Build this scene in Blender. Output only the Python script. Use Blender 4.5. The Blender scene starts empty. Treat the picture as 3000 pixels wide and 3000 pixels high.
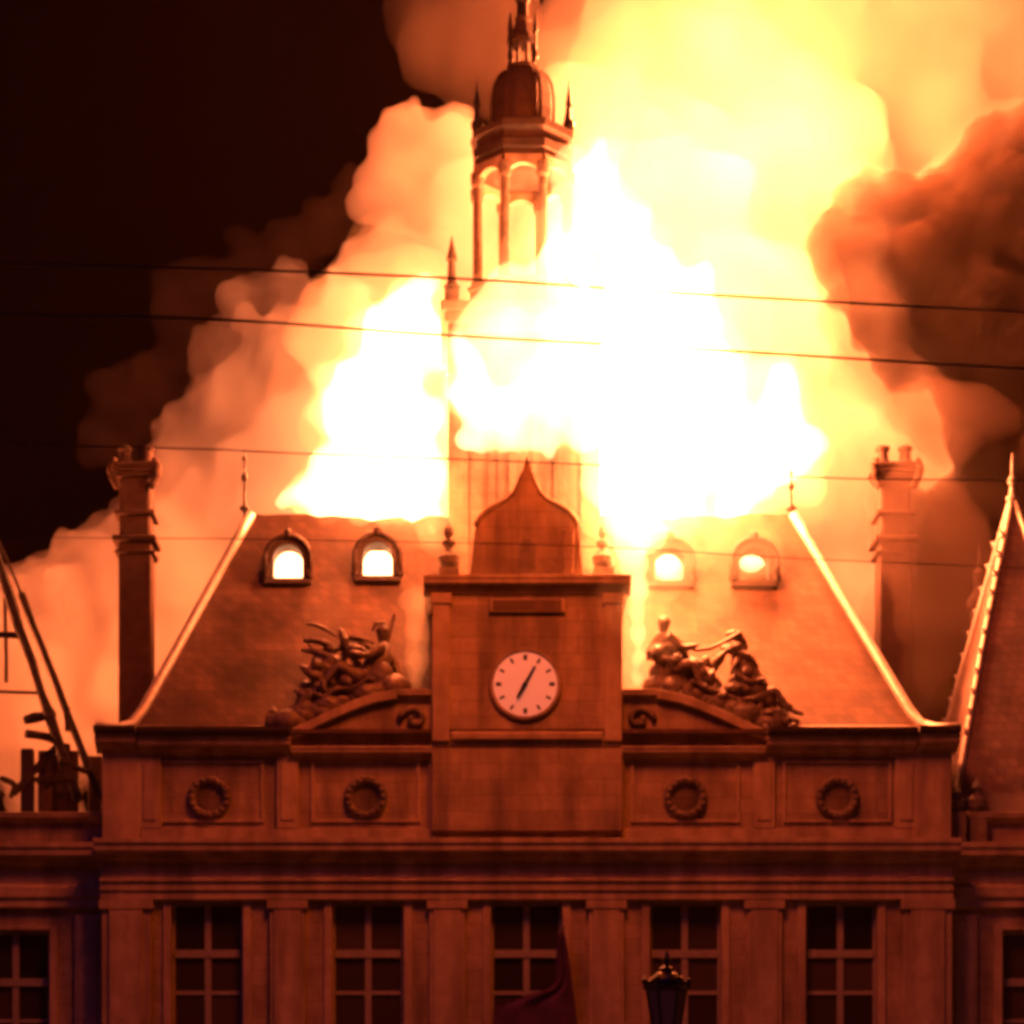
import bpy, bmesh, math, random
import numpy as np
from mathutils import Vector, Matrix

random.seed(7)
PI = math.pi
R = math.radians
scn = bpy.context.scene
COL = scn.collection

# ------------------------------------------------------------------ camera
D = 75.0                      # camera to facade, metres
CAMX, CAMZ = -2.03, 1.7
cam_d = bpy.data.cameras.new('camera')
cam_d.sensor_width = 36.0
cam_d.lens = 36.0 * D / 30.0
cam_d.shift_x = (-0.43 - CAMX) / 30.0
cam_d.shift_y = (24.0 - CAMZ) / 30.0
cam_d.clip_end = 2000.0
cam = bpy.data.objects.new('camera', cam_d)
cam.location = (CAMX, -D, CAMZ)
cam.rotation_euler = (PI / 2, 0, 0)
COL.objects.link(cam)
scn.camera = cam

# ------------------------------------------------------------------ world: night sky after dusk
world = bpy.data.worlds.new('World')
scn.world = world
world.use_nodes = True
wn = world.node_tree
for n in list(wn.nodes):
    wn.nodes.remove(n)
wo = wn.nodes.new('ShaderNodeOutputWorld')
wb = wn.nodes.new('ShaderNodeBackground')
sky = wn.nodes.new('ShaderNodeTexSky')
sky.sky_type = 'NISHITA'
sky.sun_disc = False
sky.sun_elevation = R(-4.0)
sky.sun_rotation = R(180)
wb.inputs['Strength'].default_value = 0.0003
wn.links.new(sky.outputs[0], wb.inputs['Color'])
wn.links.new(wb.outputs[0], wo.inputs['Surface'])

# weak purple lamp added on the square side to tint the facade like dusk
sun_d = bpy.data.lights.new('sun', 'SUN')
sun_d.energy = 0.075
sun_d.angle = R(25)
sun_d.color = (0.35, 0.1, 1.0)
sun = bpy.data.objects.new('sun', sun_d)
sun.rotation_euler = (R(50), 0, R(-30))
COL.objects.link(sun)

scn.view_settings.view_transform = 'Standard'
scn.view_settings.look = 'None'
scn.view_settings.exposure = 0.0
scn.view_settings.gamma = 1.0
scn.view_settings.use_curve_mapping = False
scn.render.engine = 'CYCLES'
cy = scn.cycles
cy.use_denoising = True
try:
    cy.denoiser = 'OPENIMAGEDENOISE'
    cy.denoising_input_passes = 'RGB_ALBEDO_NORMAL'
except Exception:
    pass
cy.max_bounces = 6
cy.diffuse_bounces = 3
cy.glossy_bounces = 2
cy.transmission_bounces = 2
cy.transparent_max_bounces = 8
cy.volume_bounces = 3
cy.sample_clamp_indirect = 8.0
cy.caustics_reflective = False
cy.caustics_refractive = False
cy.filter_width = 4.0
cy.use_adaptive_sampling = True
cy.adaptive_threshold = 0.1
cy.adaptive_min_samples = 16

# the firelight: lamps standing in the flames, plus unseen fills for smoke and facade
FIRE = (1.0, 0.17, 0.042)
def W(px, py, Y):
    """photograph position (0..3000) at depth Y -> metres"""
    k = (D + Y) / D
    return Vector((CAMX + (px - 1340) / 100.0 * k, Y, CAMZ + (39.0 - py / 100.0 - CAMZ) * k))
def fire_fill_lamp(px, py, Y, watts, radius, col=FIRE):
    d = bpy.data.lights.new('fire_fill_light', 'POINT')
    d.energy = watts
    d.shadow_soft_size = radius
    d.color = col
    o = bpy.data.objects.new('fire_fill_light', d)
    o.location = W(px, py, Y)
    COL.objects.link(o)
    return o
fire_fill_lamp(1950, 1050, 5.0, 75000, 1.6)     # main blaze, right of the tower
fire_fill_lamp(1120, 1200, 7.5, 26000, 1.2)      # blaze over the left roof
fire_fill_lamp(2400, 120, 12.0, 150000, 2.0)     # unseen lamp added in the upper right smoke to brighten it
fire_fill_lamp(1900, 1430, 0.2, 9000, .7)       # flames spilling over the right slope
fire_fill_lamp(1865, 1640, 0.9, 1500, .3)        # lamp added to light the gap between block and sculpture, right
fire_fill_lamp(1290, 1400, 0.9, 2000, .4)        # flames spilling over the left slope
fire_fill_lamp(-150, 2000, 8.0, 13000, 1.0)        # out of view behind the burnt-out left wing, added to brighten low smoke
fire_fill_lamp(1225, 1680, 1.2, 160, .25)        # lamp added to light the gap between block and sculpture, left
fire_fill_lamp(1650, -150, -13.0, 20500, 4.0, (1.0, .115, .01))    # unseen fill added above the square to light the facade, no flame there

# ------------------------------------------------------------------ materials
def new_mat(name):
    m = bpy.data.materials.new(name)
    m.use_nodes = True
    nt = m.node_tree
    for n in list(nt.nodes):
        nt.nodes.remove(n)
    out = nt.nodes.new('ShaderNodeOutputMaterial')
    return m, nt, out

def surf(name, c1, c2, rough=0.8, scale=3.0, bump=0.15, metal=0.0, stretch=(1, 1, 1), grime=None, spec=0.3, bscale=8.0, ashlar=False):
    m, nt, out = new_mat(name)
    L = nt.links
    b = nt.nodes.new('ShaderNodeBsdfPrincipled')
    tc = nt.nodes.new('ShaderNodeNewGeometry')
    mp = nt.nodes.new('ShaderNodeMapping')
    mp.inputs['Scale'].default_value = stretch
    L.new(tc.outputs['Position'], mp.inputs['Vector'])
    n1 = nt.nodes.new('ShaderNodeTexNoise')
    n1.inputs['Scale'].default_value = scale
    n1.inputs['Detail'].default_value = 6
    n1.inputs['Roughness'].default_value = 0.62
    L.new(mp.outputs[0], n1.inputs['Vector'])
    r = nt.nodes.new('ShaderNodeValToRGB')
    r.color_ramp.elements[0].position = 0.32
    r.color_ramp.elements[1].position = 0.68
    r.color_ramp.elements[0].color = (*c1, 1)
    r.color_ramp.elements[1].color = (*c2, 1)
    L.new(n1.outputs['Fac'], r.inputs['Fac'])
    colout = r.outputs['Color']
    if grime:
        mp2 = nt.nodes.new('ShaderNodeMapping')
        mp2.inputs['Scale'].default_value = (1.0, 1.0, 0.16)
        L.new(tc.outputs['Position'], mp2.inputs['Vector'])
        n2 = nt.nodes.new('ShaderNodeTexNoise')
        n2.inputs['Scale'].default_value = 1.7
        n2.inputs['Detail'].default_value = 5
        L.new(mp2.outputs[0], n2.inputs['Vector'])
        r2 = nt.nodes.new('ShaderNodeValToRGB')
        r2.color_ramp.elements[0].position = 0.42
        r2.color_ramp.elements[1].position = 0.66
        L.new(n2.outputs['Fac'], r2.inputs['Fac'])
        mx = nt.nodes.new('ShaderNodeMix')
        mx.data_type = 'RGBA'
        mx.inputs[7].default_value = (*grime, 1)
        mf = nt.nodes.new('ShaderNodeMath')
        mf.operation = 'MULTIPLY'
        mf.inputs[1].default_value = 0.75
        L.new(r2.outputs['Color'], mf.inputs[0])
        L.new(mf.outputs[0], mx.inputs[0])
        L.new(colout, mx.inputs[6])
        colout = mx.outputs[2]
    if ashlar:
        sp = nt.nodes.new('ShaderNodeSeparateXYZ'); L.new(tc.outputs['Position'], sp.inputs[0])
        ax = nt.nodes.new('ShaderNodeMath'); ax.operation = 'ADD'
        L.new(sp.outputs['X'], ax.inputs[0]); L.new(sp.outputs['Y'], ax.inputs[1])
        cb = nt.nodes.new('ShaderNodeCombineXYZ'); L.new(ax.outputs[0], cb.inputs['X']); L.new(sp.outputs['Z'], cb.inputs['Y'])
        br = nt.nodes.new('ShaderNodeTexBrick')
        br.inputs['Scale'].default_value = 1.0; br.inputs['Brick Width'].default_value = 1.15; br.inputs['Row Height'].default_value = .46
        br.inputs['Mortar Size'].default_value = .014; br.inputs['Mortar Smooth'].default_value = .3
        br.inputs['Color1'].default_value = (.86, .86, .86, 1); br.inputs['Color2'].default_value = (1.08, 1.07, 1.06, 1); br.inputs['Mortar'].default_value = (.7, .68, .66, 1)
        L.new(cb.outputs[0], br.inputs['Vector'])
        mm = nt.nodes.new('ShaderNodeMix'); mm.data_type = 'RGBA'; mm.blend_type = 'MULTIPLY'; mm.inputs[0].default_value = 1
        L.new(colout, mm.inputs[6]); L.new(br.outputs['Color'], mm.inputs[7]); colout = mm.outputs[2]
    L.new(colout, b.inputs['Base Color'])
    b.inputs['Roughness'].default_value = rough
    b.inputs['Metallic'].default_value = metal
    b.inputs['Specular IOR Level'].default_value = spec
    if bump:
        n3 = nt.nodes.new('ShaderNodeTexNoise')
        n3.inputs['Scale'].default_value = bscale
        n3.inputs['Detail'].default_value = 4
        L.new(mp.outputs[0], n3.inputs['Vector'])
        bp = nt.nodes.new('ShaderNodeBump')
        bp.inputs['Strength'].default_value = bump
        bp.inputs['Distance'].default_value = 0.06
        L.new(n3.outputs['Fac'], bp.inputs['Height'])
        L.new(bp.outputs[0], b.inputs['Normal'])
    L.new(b.outputs[0], out.inputs['Surface'])
    return m

def slate_mat(name, c1, c2, cz=0.28):
    """courses of slates: colour of each slate and a shallow relief"""
    m, nt, out = new_mat(name)
    L = nt.links
    b = nt.nodes.new('ShaderNodeBsdfPrincipled')
    g = nt.nodes.new('ShaderNodeNewGeometry')
    sp = nt.nodes.new('ShaderNodeSeparateXYZ')
    L.new(g.outputs['Position'], sp.inputs[0])
    ad = nt.nodes.new('ShaderNodeMath'); ad.operation = 'ADD'
    L.new(sp.outputs['X'], ad.inputs[0]); L.new(sp.outputs['Y'], ad.inputs[1])
    cb = nt.nodes.new('ShaderNodeCombineXYZ')
    L.new(ad.outputs[0], cb.inputs['X']); L.new(sp.outputs['Z'], cb.inputs['Y'])
    br = nt.nodes.new('ShaderNodeTexBrick')
    br.inputs['Scale'].default_value = 1.0
    br.inputs['Brick Width'].default_value = 0.3
    br.inputs['Row Height'].default_value = cz
    br.inputs['Mortar Size'].default_value = 0.012
    br.inputs['Color1'].default_value = (*c1, 1)
    br.inputs['Color2'].default_value = (*c2, 1)
    br.inputs['Mortar'].default_value = (c1[0] * .8, c1[1] * .8, c1[2] * .8, 1)
    L.new(cb.outputs[0], br.inputs['Vector'])
    n1 = nt.nodes.new('ShaderNodeTexNoise')
    n1.inputs['Scale'].default_value = 0.9
    n1.inputs['Detail'].default_value = 6
    L.new(g.outputs['Position'], n1.inputs['Vector'])
    mx = nt.nodes.new('ShaderNodeMix'); mx.data_type = 'RGBA'; mx.blend_type = 'MULTIPLY'
    r = nt.nodes.new('ShaderNodeValToRGB')
    r.color_ramp.elements[0].position = 0.3; r.color_ramp.elements[0].color = (.55, .55, .55, 1)
    r.color_ramp.elements[1].position = 0.7; r.color_ramp.elements[1].color = (1.2, 1.2, 1.2, 1)
    L.new(n1.outputs['Fac'], r.inputs['Fac'])
    mx.inputs[0].default_value = 1.0
    L.new(br.outputs['Color'], mx.inputs[6]); L.new(r.outputs['Color'], mx.inputs[7])
    L.new(mx.outputs[2], b.inputs['Base Color'])
    b.inputs['Roughness'].default_value = 0.62
    bp = nt.nodes.new('ShaderNodeBump')
    bp.inputs['Strength'].default_value = 0.2; bp.inputs['Distance'].default_value = 0.02
    L.new(br.outputs['Fac'], bp.inputs['Height']); bp.invert = True
    L.new(bp.outputs[0], b.inputs['Normal'])
    L.new(b.outputs[0], out.inputs['Surface'])
    return m

def smoke_mat(name, density, color, aniso=0.0):
    m, nt, out = new_mat(name)
    v = nt.nodes.new('ShaderNodeVolumeScatter')
    v.inputs['Color'].default_value = (*color, 1)
    v.inputs['Density'].default_value = density
    v.inputs['Anisotropy'].default_value = aniso
    ab = nt.nodes.new('ShaderNodeVolumeAbsorption')
    ab.inputs['Color'].default_value = (*color, 1)
    ab.inputs['Density'].default_value = density
    ad = nt.nodes.new('ShaderNodeAddShader')
    nt.links.new(v.outputs[0], ad.inputs[0]); nt.links.new(ab.outputs[0], ad.inputs[1])
    nt.links.new(ad.outputs[0], out.inputs['Volume'])
    try:
        m.cycles.homogeneous_volume = True
    except Exception:
        pass
    return m

def flame_mat(name, strength, color=(1.0, 0.2, 0.045)):
    m, nt, out = new_mat(name)
    e = nt.nodes.new('ShaderNodeEmission')
    e.inputs['Color'].default_value = (*color, 1)
    e.inputs['Strength'].default_value = strength
    nt.links.new(e.outputs[0], out.inputs['Volume'])
    try:
        m.cycles.homogeneous_volume = True
    except Exception:
        pass
    return m

M = {}
M['stone'] = surf('stone', (.29, .225, .16), (.44, .355, .26), .85, 1.3, .25, grime=(.13, .105, .09), ashlar=True)
M['trim'] = surf('trim_stone', (.36, .29, .21), (.5, .41, .31), .8, 2.0, .2, grime=(.2, .16, .13))
M['carved'] = surf('carved_stone', (.15, .125, .1), (.28, .24, .19), .8, 4.0, .4, grime=(.10, .08, .07))
M['stone_dim'] = surf('darkened_stone', (.11, .083, .062), (.2, .155, .115), .85, 1.4, .3, grime=(.03, .024, .02), ashlar=True)  # stone darkened in colour to offset the strong firelight on the tower
M['statue'] = surf('weathered_statue', (.08, .066, .055), (.22, .18, .145), .45, 5.0, .5, spec=.5)
M['slate'] = slate_mat('roof_tile', (.085, .048, .03), (.14, .078, .048))
M['slate_red'] = slate_mat('red_slate', (.14, .10, .09), (.22, .15, .13))
M['lead'] = surf('lead', (.36, .35, .34), (.55, .53, .5), .45, 5.0, .1, metal=0.3)
M['copper'] = surf('dark_copper', (.035, .028, .025), (.07, .052, .045), .55, 3.0, .15)
M['brick'] = surf('chimney_brick', (.05, .034, .028), (.09, .056, .044), .85, 3.0, .3, grime=(.07, .05, .045))
M['char'] = surf('charred_wood', (.015, .012, .011), (.06, .045, .038), .9, 6.0, .5)
M['iron'] = surf('black_iron', (.018, .017, .018), (.035, .033, .034), .4, 9.0, .1, metal=.4)
M['wire'] = surf('cable', (.02, .018, .018), (.03, .028, .028), .6, 9.0, 0)
M['frame'] = surf('painted_wood', (.24, .22, .21), (.34, .31, .29), .55, 6.0, .1)
M['dial'] = surf('clock_dial', (.84, .82, .79), (.9, .88, .85), .5, 3.0, 0)
_b = [n_ for n_ in M['dial'].node_tree.nodes if n_.type == 'BSDF_PRINCIPLED'][0]      # a milk-glass dial lit from behind
_b.inputs['Emission Color'].default_value = (1.0, .42, .3, 1); _b.inputs['Emission Strength'].default_value = .17
M['cloth'] = surf('flag_cloth', (.05, .014, .075), (.085, .025, .125), .8, 4.0, .1)
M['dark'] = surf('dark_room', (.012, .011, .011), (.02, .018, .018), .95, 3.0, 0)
M['ground'] = surf('ground', (.06, .058, .055), (.11, .105, .10), .85, .8, .2)
gm, gnt, gout = new_mat('window_glass')
gb = gnt.nodes.new('ShaderNodeBsdfPrincipled')
gb.inputs['Base Color'].default_value = (.018, .016, .018, 1)
gb.inputs['Roughness'].default_value = 0.12
gb.inputs['Specular IOR Level'].default_value = 0.5
gn = gnt.nodes.new('ShaderNodeTexNoise'); gn.inputs['Scale'].default_value = 1.5
gbp = gnt.nodes.new('ShaderNodeBump'); gbp.inputs['Strength'].default_value = .08
gnt.links.new(gn.outputs['Fac'], gbp.inputs['Height']); gnt.links.new(gbp.outputs[0], gb.inputs['Normal'])
goi = gnt.nodes.new('ShaderNodeObjectInfo'); grp = gnt.nodes.new('ShaderNodeValToRGB')
grp.color_ramp.elements[0].color = (.008, .007, .008, 1); grp.color_ramp.elements[1].color = (.075, .055, .055, 1)
gnt.links.new(goi.outputs['Random'], grp.inputs['Fac']); gnt.links.new(grp.outputs['Color'], gb.inputs['Base Color'])
gnt.links.new(gb.outputs[0], gout.inputs['Surface'])
M['glass'] = gm
lm, lnt, lout = new_mat('lamp_glass')
lb = lnt.nodes.new('ShaderNodeBsdfPrincipled')
lb.inputs['Base Color'].default_value = (.35, .33, .36, 1)
lb.inputs['Roughness'].default_value = 0.25
lb.inputs['Transmission Weight'].default_value = .35
lnt.links.new(lb.outputs[0], lout.inputs['Surface'])
M['lamp_glass'] = lm

# ------------------------------------------------------------------ mesh helpers
class MB:
    def __init__(s):
        s.v = []; s.f = []
    def add(s, vs, fs):
        o = len(s.v)
        s.v += [tuple(p) for p in vs]
        s.f += [tuple(i + o for i in f) for f in fs]
        return s
    def box(s, x0, x1, y0, y1, z0, z1):
        vs = [(x0, y0, z0), (x1, y0, z0), (x1, y1, z0), (x0, y1, z0), (x0, y0, z1), (x1, y0, z1), (x1, y1, z1), (x0, y1, z1)]
        return s.add(vs, [(0, 3, 2, 1), (4, 5, 6, 7), (0, 1, 5, 4), (1, 2, 6, 5), (2, 3, 7, 6), (3, 0, 4, 7)])
    def prism(s, poly, y0, y1):
        """poly: (x,z) outline counter-clockwise seen from the front (-Y)"""
        n = len(poly)
        vs = [(x, y0, z) for x, z in poly] + [(x, y1, z) for x, z in poly]
        fs = [tuple(range(n)), tuple(range(2 * n - 1, n - 1, -1))]
        for i in range(n):
            j = (i + 1) % n
            fs.append((j, i, i + n, j + n))
        return s.add(vs, fs)
    def profile(s, x0, x1, prof):
        """prof: (y,z) outline, extruded along X"""
        n = len(prof)
        vs = [(x0, y, z) for y, z in prof] + [(x1, y, z) for y, z in prof]
        fs = [tuple(range(n)), tuple(range(2 * n - 1, n - 1, -1))]
        for i in range(n):
            j = (i + 1) % n
            fs.append((j, i, i + n, j + n))
        return s.add(vs, fs)
    def lathe(s, prof, cx, cy, seg=16, phase=0.0, sx=1.0):
        vs = []; fs = []
        n = len(prof)
        for k in range(seg):
            a = phase + 2 * PI * k / seg
            for r, z in prof:
                vs.append((cx + r * math.cos(a) * sx, cy + r * math.sin(a), z))
        for k in range(seg):
            k2 = (k + 1) % seg
            for i in range(n - 1):
                fs.append((k * n + i, k2 * n + i, k2 * n + i + 1, k * n + i + 1))
        fs.append(tuple(k * n for k in range(seg - 1, -1, -1)))
        fs.append(tuple(k * n + n - 1 for k in range(seg)))
        return s.add(vs, fs)
    def tube(s, pts, r, seg=8, r2=None, flat=1.0):
        pts = [Vector(p) for p in pts]
        n = len(pts); vs = []; fs = []
        for i, p in enumerate(pts):
            d = (pts[min(i + 1, n - 1)] - pts[max(i - 1, 0)]).normalized()
            up = Vector((0, 0, 1)) if abs(d.z) < .95 else Vector((0, 1, 0))
            a = d.cross(up).normalized(); b = a.cross(d).normalized()
            rr = r if r2 is None else r + (r2 - r) * i / (n - 1)
            if isinstance(r, (list, tuple)):
                rr = r[i]
            for k in range(seg):
                t = 2 * PI * k / seg
                vs.append(p + a * math.cos(t) * rr + b * math.sin(t) * rr * flat)
        for i in range(n - 1):
            for k in range(seg):
                k2 = (k + 1) % seg
                fs.append((i * seg + k, i * seg + k2, (i + 1) * seg + k2, (i + 1) * seg + k))
        fs.append(tuple(range(seg - 1, -1, -1)))
        fs.append(tuple((n - 1) * seg + k for k in range(seg)))
        return s.add(vs, fs)
    def beam(s, a, b, w, h):
        return s.tube([a, b], max(w, h) * .7071, 4, flat=1.0)
    def ball(s, c, r, seg=12, rings=8, sc=(1, 1, 1)):
        c = Vector(c); vs = [c + Vector((0, 0, r * sc[2]))]; fs = []
        for i in range(1, rings):
            t = PI * i / rings
            for k in range(seg):
                a = 2 * PI * k / seg
                vs.append(c + Vector((math.sin(t) * math.cos(a) * r * sc[0], math.sin(t) * math.sin(a) * r * sc[1], math.cos(t) * r * sc[2])))
        vs.append(c - Vector((0, 0, r * sc[2])))
        for k in range(seg):
            fs.append((0, 1 + k, 1 + (k + 1) % seg))
        for i in range(rings - 2):
            for k in range(seg):
                k2 = (k + 1) % seg
                fs.append((1 + i * seg + k, 1 + (i + 1) * seg + k, 1 + (i + 1) * seg + k2, 1 + i * seg + k2))
        e = len(vs) - 1; o = 1 + (rings - 2) * seg
        for k in range(seg):
            fs.append((e, o + (k + 1) % seg, o + k))
        return s.add(vs, fs)
    def ring(s, c, R_, r, seg=28, seg2=8, axis='Y', squash=1.0):
        vs = []; fs = []
        for i in range(seg):
            a = 2 * PI * i / seg
            for k in range(seg2):
                t = 2 * PI * k / seg2
                q = R_ + r * math.cos(t)
                if axis == 'Y':
                    vs.append((c[0] + q * math.cos(a), c[1] + r * math.sin(t), c[2] + q * math.sin(a) * squash))
                else:
                    vs.append((c[0] + q * math.cos(a), c[1] + q * math.sin(a), c[2] + r * math.sin(t)))
        for i in range(seg):
            i2 = (i + 1) % seg
            for k in range(seg2):
                k2 = (k + 1) % seg2
                fs.append((i * seg2 + k, i2 * seg2 + k, i2 * seg2 + k2, i * seg2 + k2))
        return s.add(vs, fs)
    def mesh(s, name, smooth=False, recalc=True):
        me = bpy.data.meshes.new(name)
        me.from_pydata(s.v, [], s.f)
        bm = bmesh.new(); bm.from_mesh(me)
        if recalc:
            bmesh.ops.recalc_face_normals(bm, faces=bm.faces)
        bm.to_mesh(me); bm.free()
        if smooth:
            for p in me.polygons:
                p.use_smooth = True
        me.update()
        return me
    def build(s, name, mat, parent=None, smooth=False, bevel=0.0, loc=(0, 0, 0)):
        me = s.mesh(name, smooth)
        me.materials.append(mat)
        return link(name, me, parent, loc, bevel, smooth)

OFFS = {}
def link(name, me, parent=None, loc=(0, 0, 0), bevel=0.0, smooth=False):
    o = bpy.data.objects.new(name, me)
    COL.objects.link(o)
    o.location = loc
    if parent:
        o.parent = parent
        off = OFFS.get(parent.name, Vector((0, 0, 0)))
        if off.length:
            o.matrix_parent_inverse = Matrix.Translation(-off)
    OFFS[o.name] = Vector(loc) + (Vector((0, 0, 0)))
    if bevel:
        b = o.modifiers.new('bevel', 'BEVEL')
        b.width = bevel; b.segments = 2; b.limit_method = 'ANGLE'
    return o
def tag(o, label=None, cat=None, group=None, kind=None):
    if label: o['label'] = label
    if cat: o['category'] = cat
    if group: o['group'] = group
    if kind: o['kind'] = kind
    return o
def thing(name, loc, label, cat, group=None):
    e = bpy.data.objects.new(name, None)
    e.location = loc
    COL.objects.link(e)
    OFFS[e.name] = Vector(loc)
    return tag(e, label, cat, group)
def eval_mesh(o):
    """bake an object's modifiers into a mesh and drop the object"""
    dg = bpy.context.evaluated_depsgraph_get()
    me = bpy.data.meshes.new_from_object(o.evaluated_get(dg))
    bpy.data.objects.remove(o)
    return me

# ================================================================== SETTING
g = MB()
g.add([(-900, -900, 0), (900, -900, 0), (900, 900, 0), (-900, 900, 0)], [(0, 1, 2, 3)])
tag(g.build('ground', M['ground']), 'dark paved town square in front of the burning hall', 'ground', kind='structure')

# ================================================================== TOWN HALL
H = thing('town_hall', (0, 0, 0), 'grand stone town hall with clock gable and blazing hipped roof', 'building')
HW = 12.45                                   # half width of the pavilion
WX = [-9.36, -4.65, 0.0, 4.65, 9.22]         # window axes
WZ0, WZ1, WHW = 8.2, 12.6, 1.05

def moulding(y, z, prj, h):
    """classical cornice profile, wall plane at y, bottom z, projection and height"""
    return [(y + .25, z), (y - prj * .15, z), (y - prj * .2, z + h * .2), (y - prj * .45, z + h * .28), (y - prj * .5, z + h * .42),
            (y - prj * .9, z + h * .5), (y - prj * .92, z + h * .72), (y - prj, z + h * .8), (y - prj, z + h), (y + .25, z + h)]

# wall with real openings
w = MB()
edges = [-HW]
for x in WX:
    edges += [x - WHW, x + WHW]
edges.append(HW)
for i in range(0, len(edges), 2):
    w.box(edges[i], edges[i + 1], 0, .6, WZ0, WZ1)
w.box(-HW, HW, 0, .6, WZ1, 14.2)
w.box(-HW, HW, 0, .6, 0, WZ0)
w.box(-HW, -HW + .6, .6, 15, 0, 17.3)
w.box(HW - .6, HW, .6, 15, 0, 17.3)
w.box(-HW + .6, HW - .6, 14.4, 15, 0, 17.3)
w.build('wall', M['stone'], H, bevel=.015)
# near-black sheet in place of the unlit rooms behind the windows
MB().box(-HW + .65, HW - .65, 2.6, 2.8, 4, 16.5).build('dark_backing', M['dark'], H)
# floor slab of the attic (keeps the blaze out of the rooms)
MB().box(-HW + .62, HW - .62, .62, 14.3, 16.9, 17.15).build('attic_floor', M['char'], H)

# window: frame, mullion, transoms, panes
def window_meshes():
    d = {}
    f = MB(); hw, z0, z1 = WHW, WZ0, WZ1
    f.box(-hw, -hw + .09, .26, .36, z0, z1); f.box(hw - .09, hw, .26, .36, z0, z1)
    f.box(-hw + .09, hw - .09, .26, .36, z1 - .1, z1); f.box(-hw + .09, hw - .09, .26, .36, z0, z0 + .1)
    d['window'] = f
    d['mullion'] = MB().box(-.095, .095, .23, .34, z0 + .1, z1 - .1)
    d['transom'] = MB().box(-hw + .09, hw - .09, .20, .345, 10.97, 11.2)
    d['glazing_bar'] = MB().box(-hw + .09, hw - .09, .25, .335, 9.88, 10.0)
    return d
wm = {k: v.mesh(k) for k, v in window_meshes().items()}
for k, me in wm.items():
    me.materials.append(M['frame'])
pane_m = {}
for k, (x0, x1, z0, z1) in {'a': (-.96, -.095, 11.2, 12.5), 'b': (.095, .96, 11.2, 12.5), 'c': (-.96, -.095, 10.0, 10.97), 'd': (.095, .96, 10.0, 10.97),
                            'e': (-.96, -.095, 8.3, 9.88), 'f': (.095, .96, 8.3, 9.88)}.items():
    me = MB().box(x0, x1, .30, .312, z0, z1).mesh('pane'); me.materials.append(M['glass']); pane_m[k] = me
def add_window(parent, x, y):
    wo_ = link('window', wm['window'], parent, (x, y, 0))
    for k in ('mullion', 'transom', 'glazing_bar'):
        link(k, wm[k], wo_, (x, y, 0))
    for me in pane_m.values():
        link('pane', me, wo_, (x, y, 0))
def add_surround(parent, x, y):
    s_ = MB()
    hw = WHW
    s_.box(x - hw - .24, x - hw, y - .07, y + .05, WZ0, WZ1 + .12)
    s_.box(x + hw, x + hw + .24, y - .07, y + .05, WZ0, WZ1 + .12)
    s_.box(x - hw, x + hw, y - .07, y + .05, WZ1 + .002, WZ1 + .14)
    s_.build('window_surround', M['trim'], parent, bevel=.02)
for x in WX:
    add_window(H, x, 0)
    add_surround(H, x, 0)

# pilasters between the windows
for x in (-7.0, -2.33, 2.33, 6.95):
    p = MB()
    p.box(x - .52, x + .52, -.14, 0, 0, 12.55)
    p.box(x - .40, x + .40, -.19, -.14, 0, 12.35)
    p.box(x - .60, x + .60, -.22, 0, 12.35, 12.6)
    p.build('pilaster', M['trim'], H, bevel=.02)
for sx in (-1, 1):
    p = MB()
    a, b = sorted((sx * 11.0, sx * 12.42))
    p.box(a, b, -.25, 0, 0, 12.55)
    p.box(a + .22, b - .22, -.32, -.25, 0, 12.3)
    p.box(a - .08, b + .08, -.34, 0, 12.32, 12.6)
    p.build('corner_pilaster', M['trim'], H, bevel=.02)

# entablature and main cornice
e = MB()
e.profile(-HW - .02, HW + .02, [(.2, 12.62), (-.2, 12.62), (-.2, 12.86), (-.26, 12.88), (-.26, 13.1), (-.33, 13.14), (-.33, 13.22), (-.16, 13.26), (-.16, 13.62), (.2, 13.62)])
e.build('entablature', M['trim'], H, bevel=.012)
MB().profile(-HW - .15, HW + .15, moulding(0, 13.62, .72, .72)).build('main_cornice', M['trim'], H, bevel=.012)
# attic storey with panels and round medallions
MB().box(-11.3, 11.45, .05, .6, 14.34, 17.0).build('attic_wall', M['stone'], H, bevel=.01)
MB().box(-11.3, 11.45, -.06, .05, 14.34, 14.72).build('attic_plinth', M['trim'], H, bevel=.015)
for sx in (-1, 1):
    a, b = sorted((sx * 11.32, sx * 12.43))
    MB().box(a, b, -.1, .6, 14.34, 17.2).build('attic_corner_block', M['trim'], H, bevel=.03)
for x in (-11.02, -7.0, -2.55, 2.55, 6.95, 11.1):
    p = MB()
    p.box(x - .32, x + .32, -.08, .05, 14.72, 16.85)
    p.box(x - .2, x + .2, -.12, -.08, 14.95, 16.65)
    p.build('attic_pilaster', M['trim'], H, bevel=.02)
for x in (-9.3, -4.72, 4.65, 9.1):
    p = MB()   # sunk panel frame
    for (x0, x1, z0, z1) in ((-1.6, -1.5, 14.9, 16.75), (1.5, 1.6, 14.9, 16.75), (-1.5, 1.5, 16.65, 16.75), (-1.5, 1.5, 14.9, 15.0)):
        p.box(x + x0, x + x1, -.02, .05, z0, z1)
    p.build('wall_panel', M['trim'], H, bevel=.02)
    md = MB()
    md.ring((x, .0, 15.63), .52, .13, 30, 8)
    md = md.build('medallion', M['carved'], H, smooth=True)
    k = MB()
    for i in range(16):
        a = 2 * PI * i / 16
        k.ball((x + .52 * math.cos(a), -.1, 15.63 + .52 * math.sin(a)), .085, 8, 6)
    k.build('wreath', M['carved'], md, smooth=True)
    gl = MB(); gl.prism([(x + .44 * math.cos(2 * PI * i / 24), 15.63 + .44 * math.sin(2 * PI * i / 24)) for i in range(24)], .02, .047)
    gl.build('rosette', M['stone_dim'], md)
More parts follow.
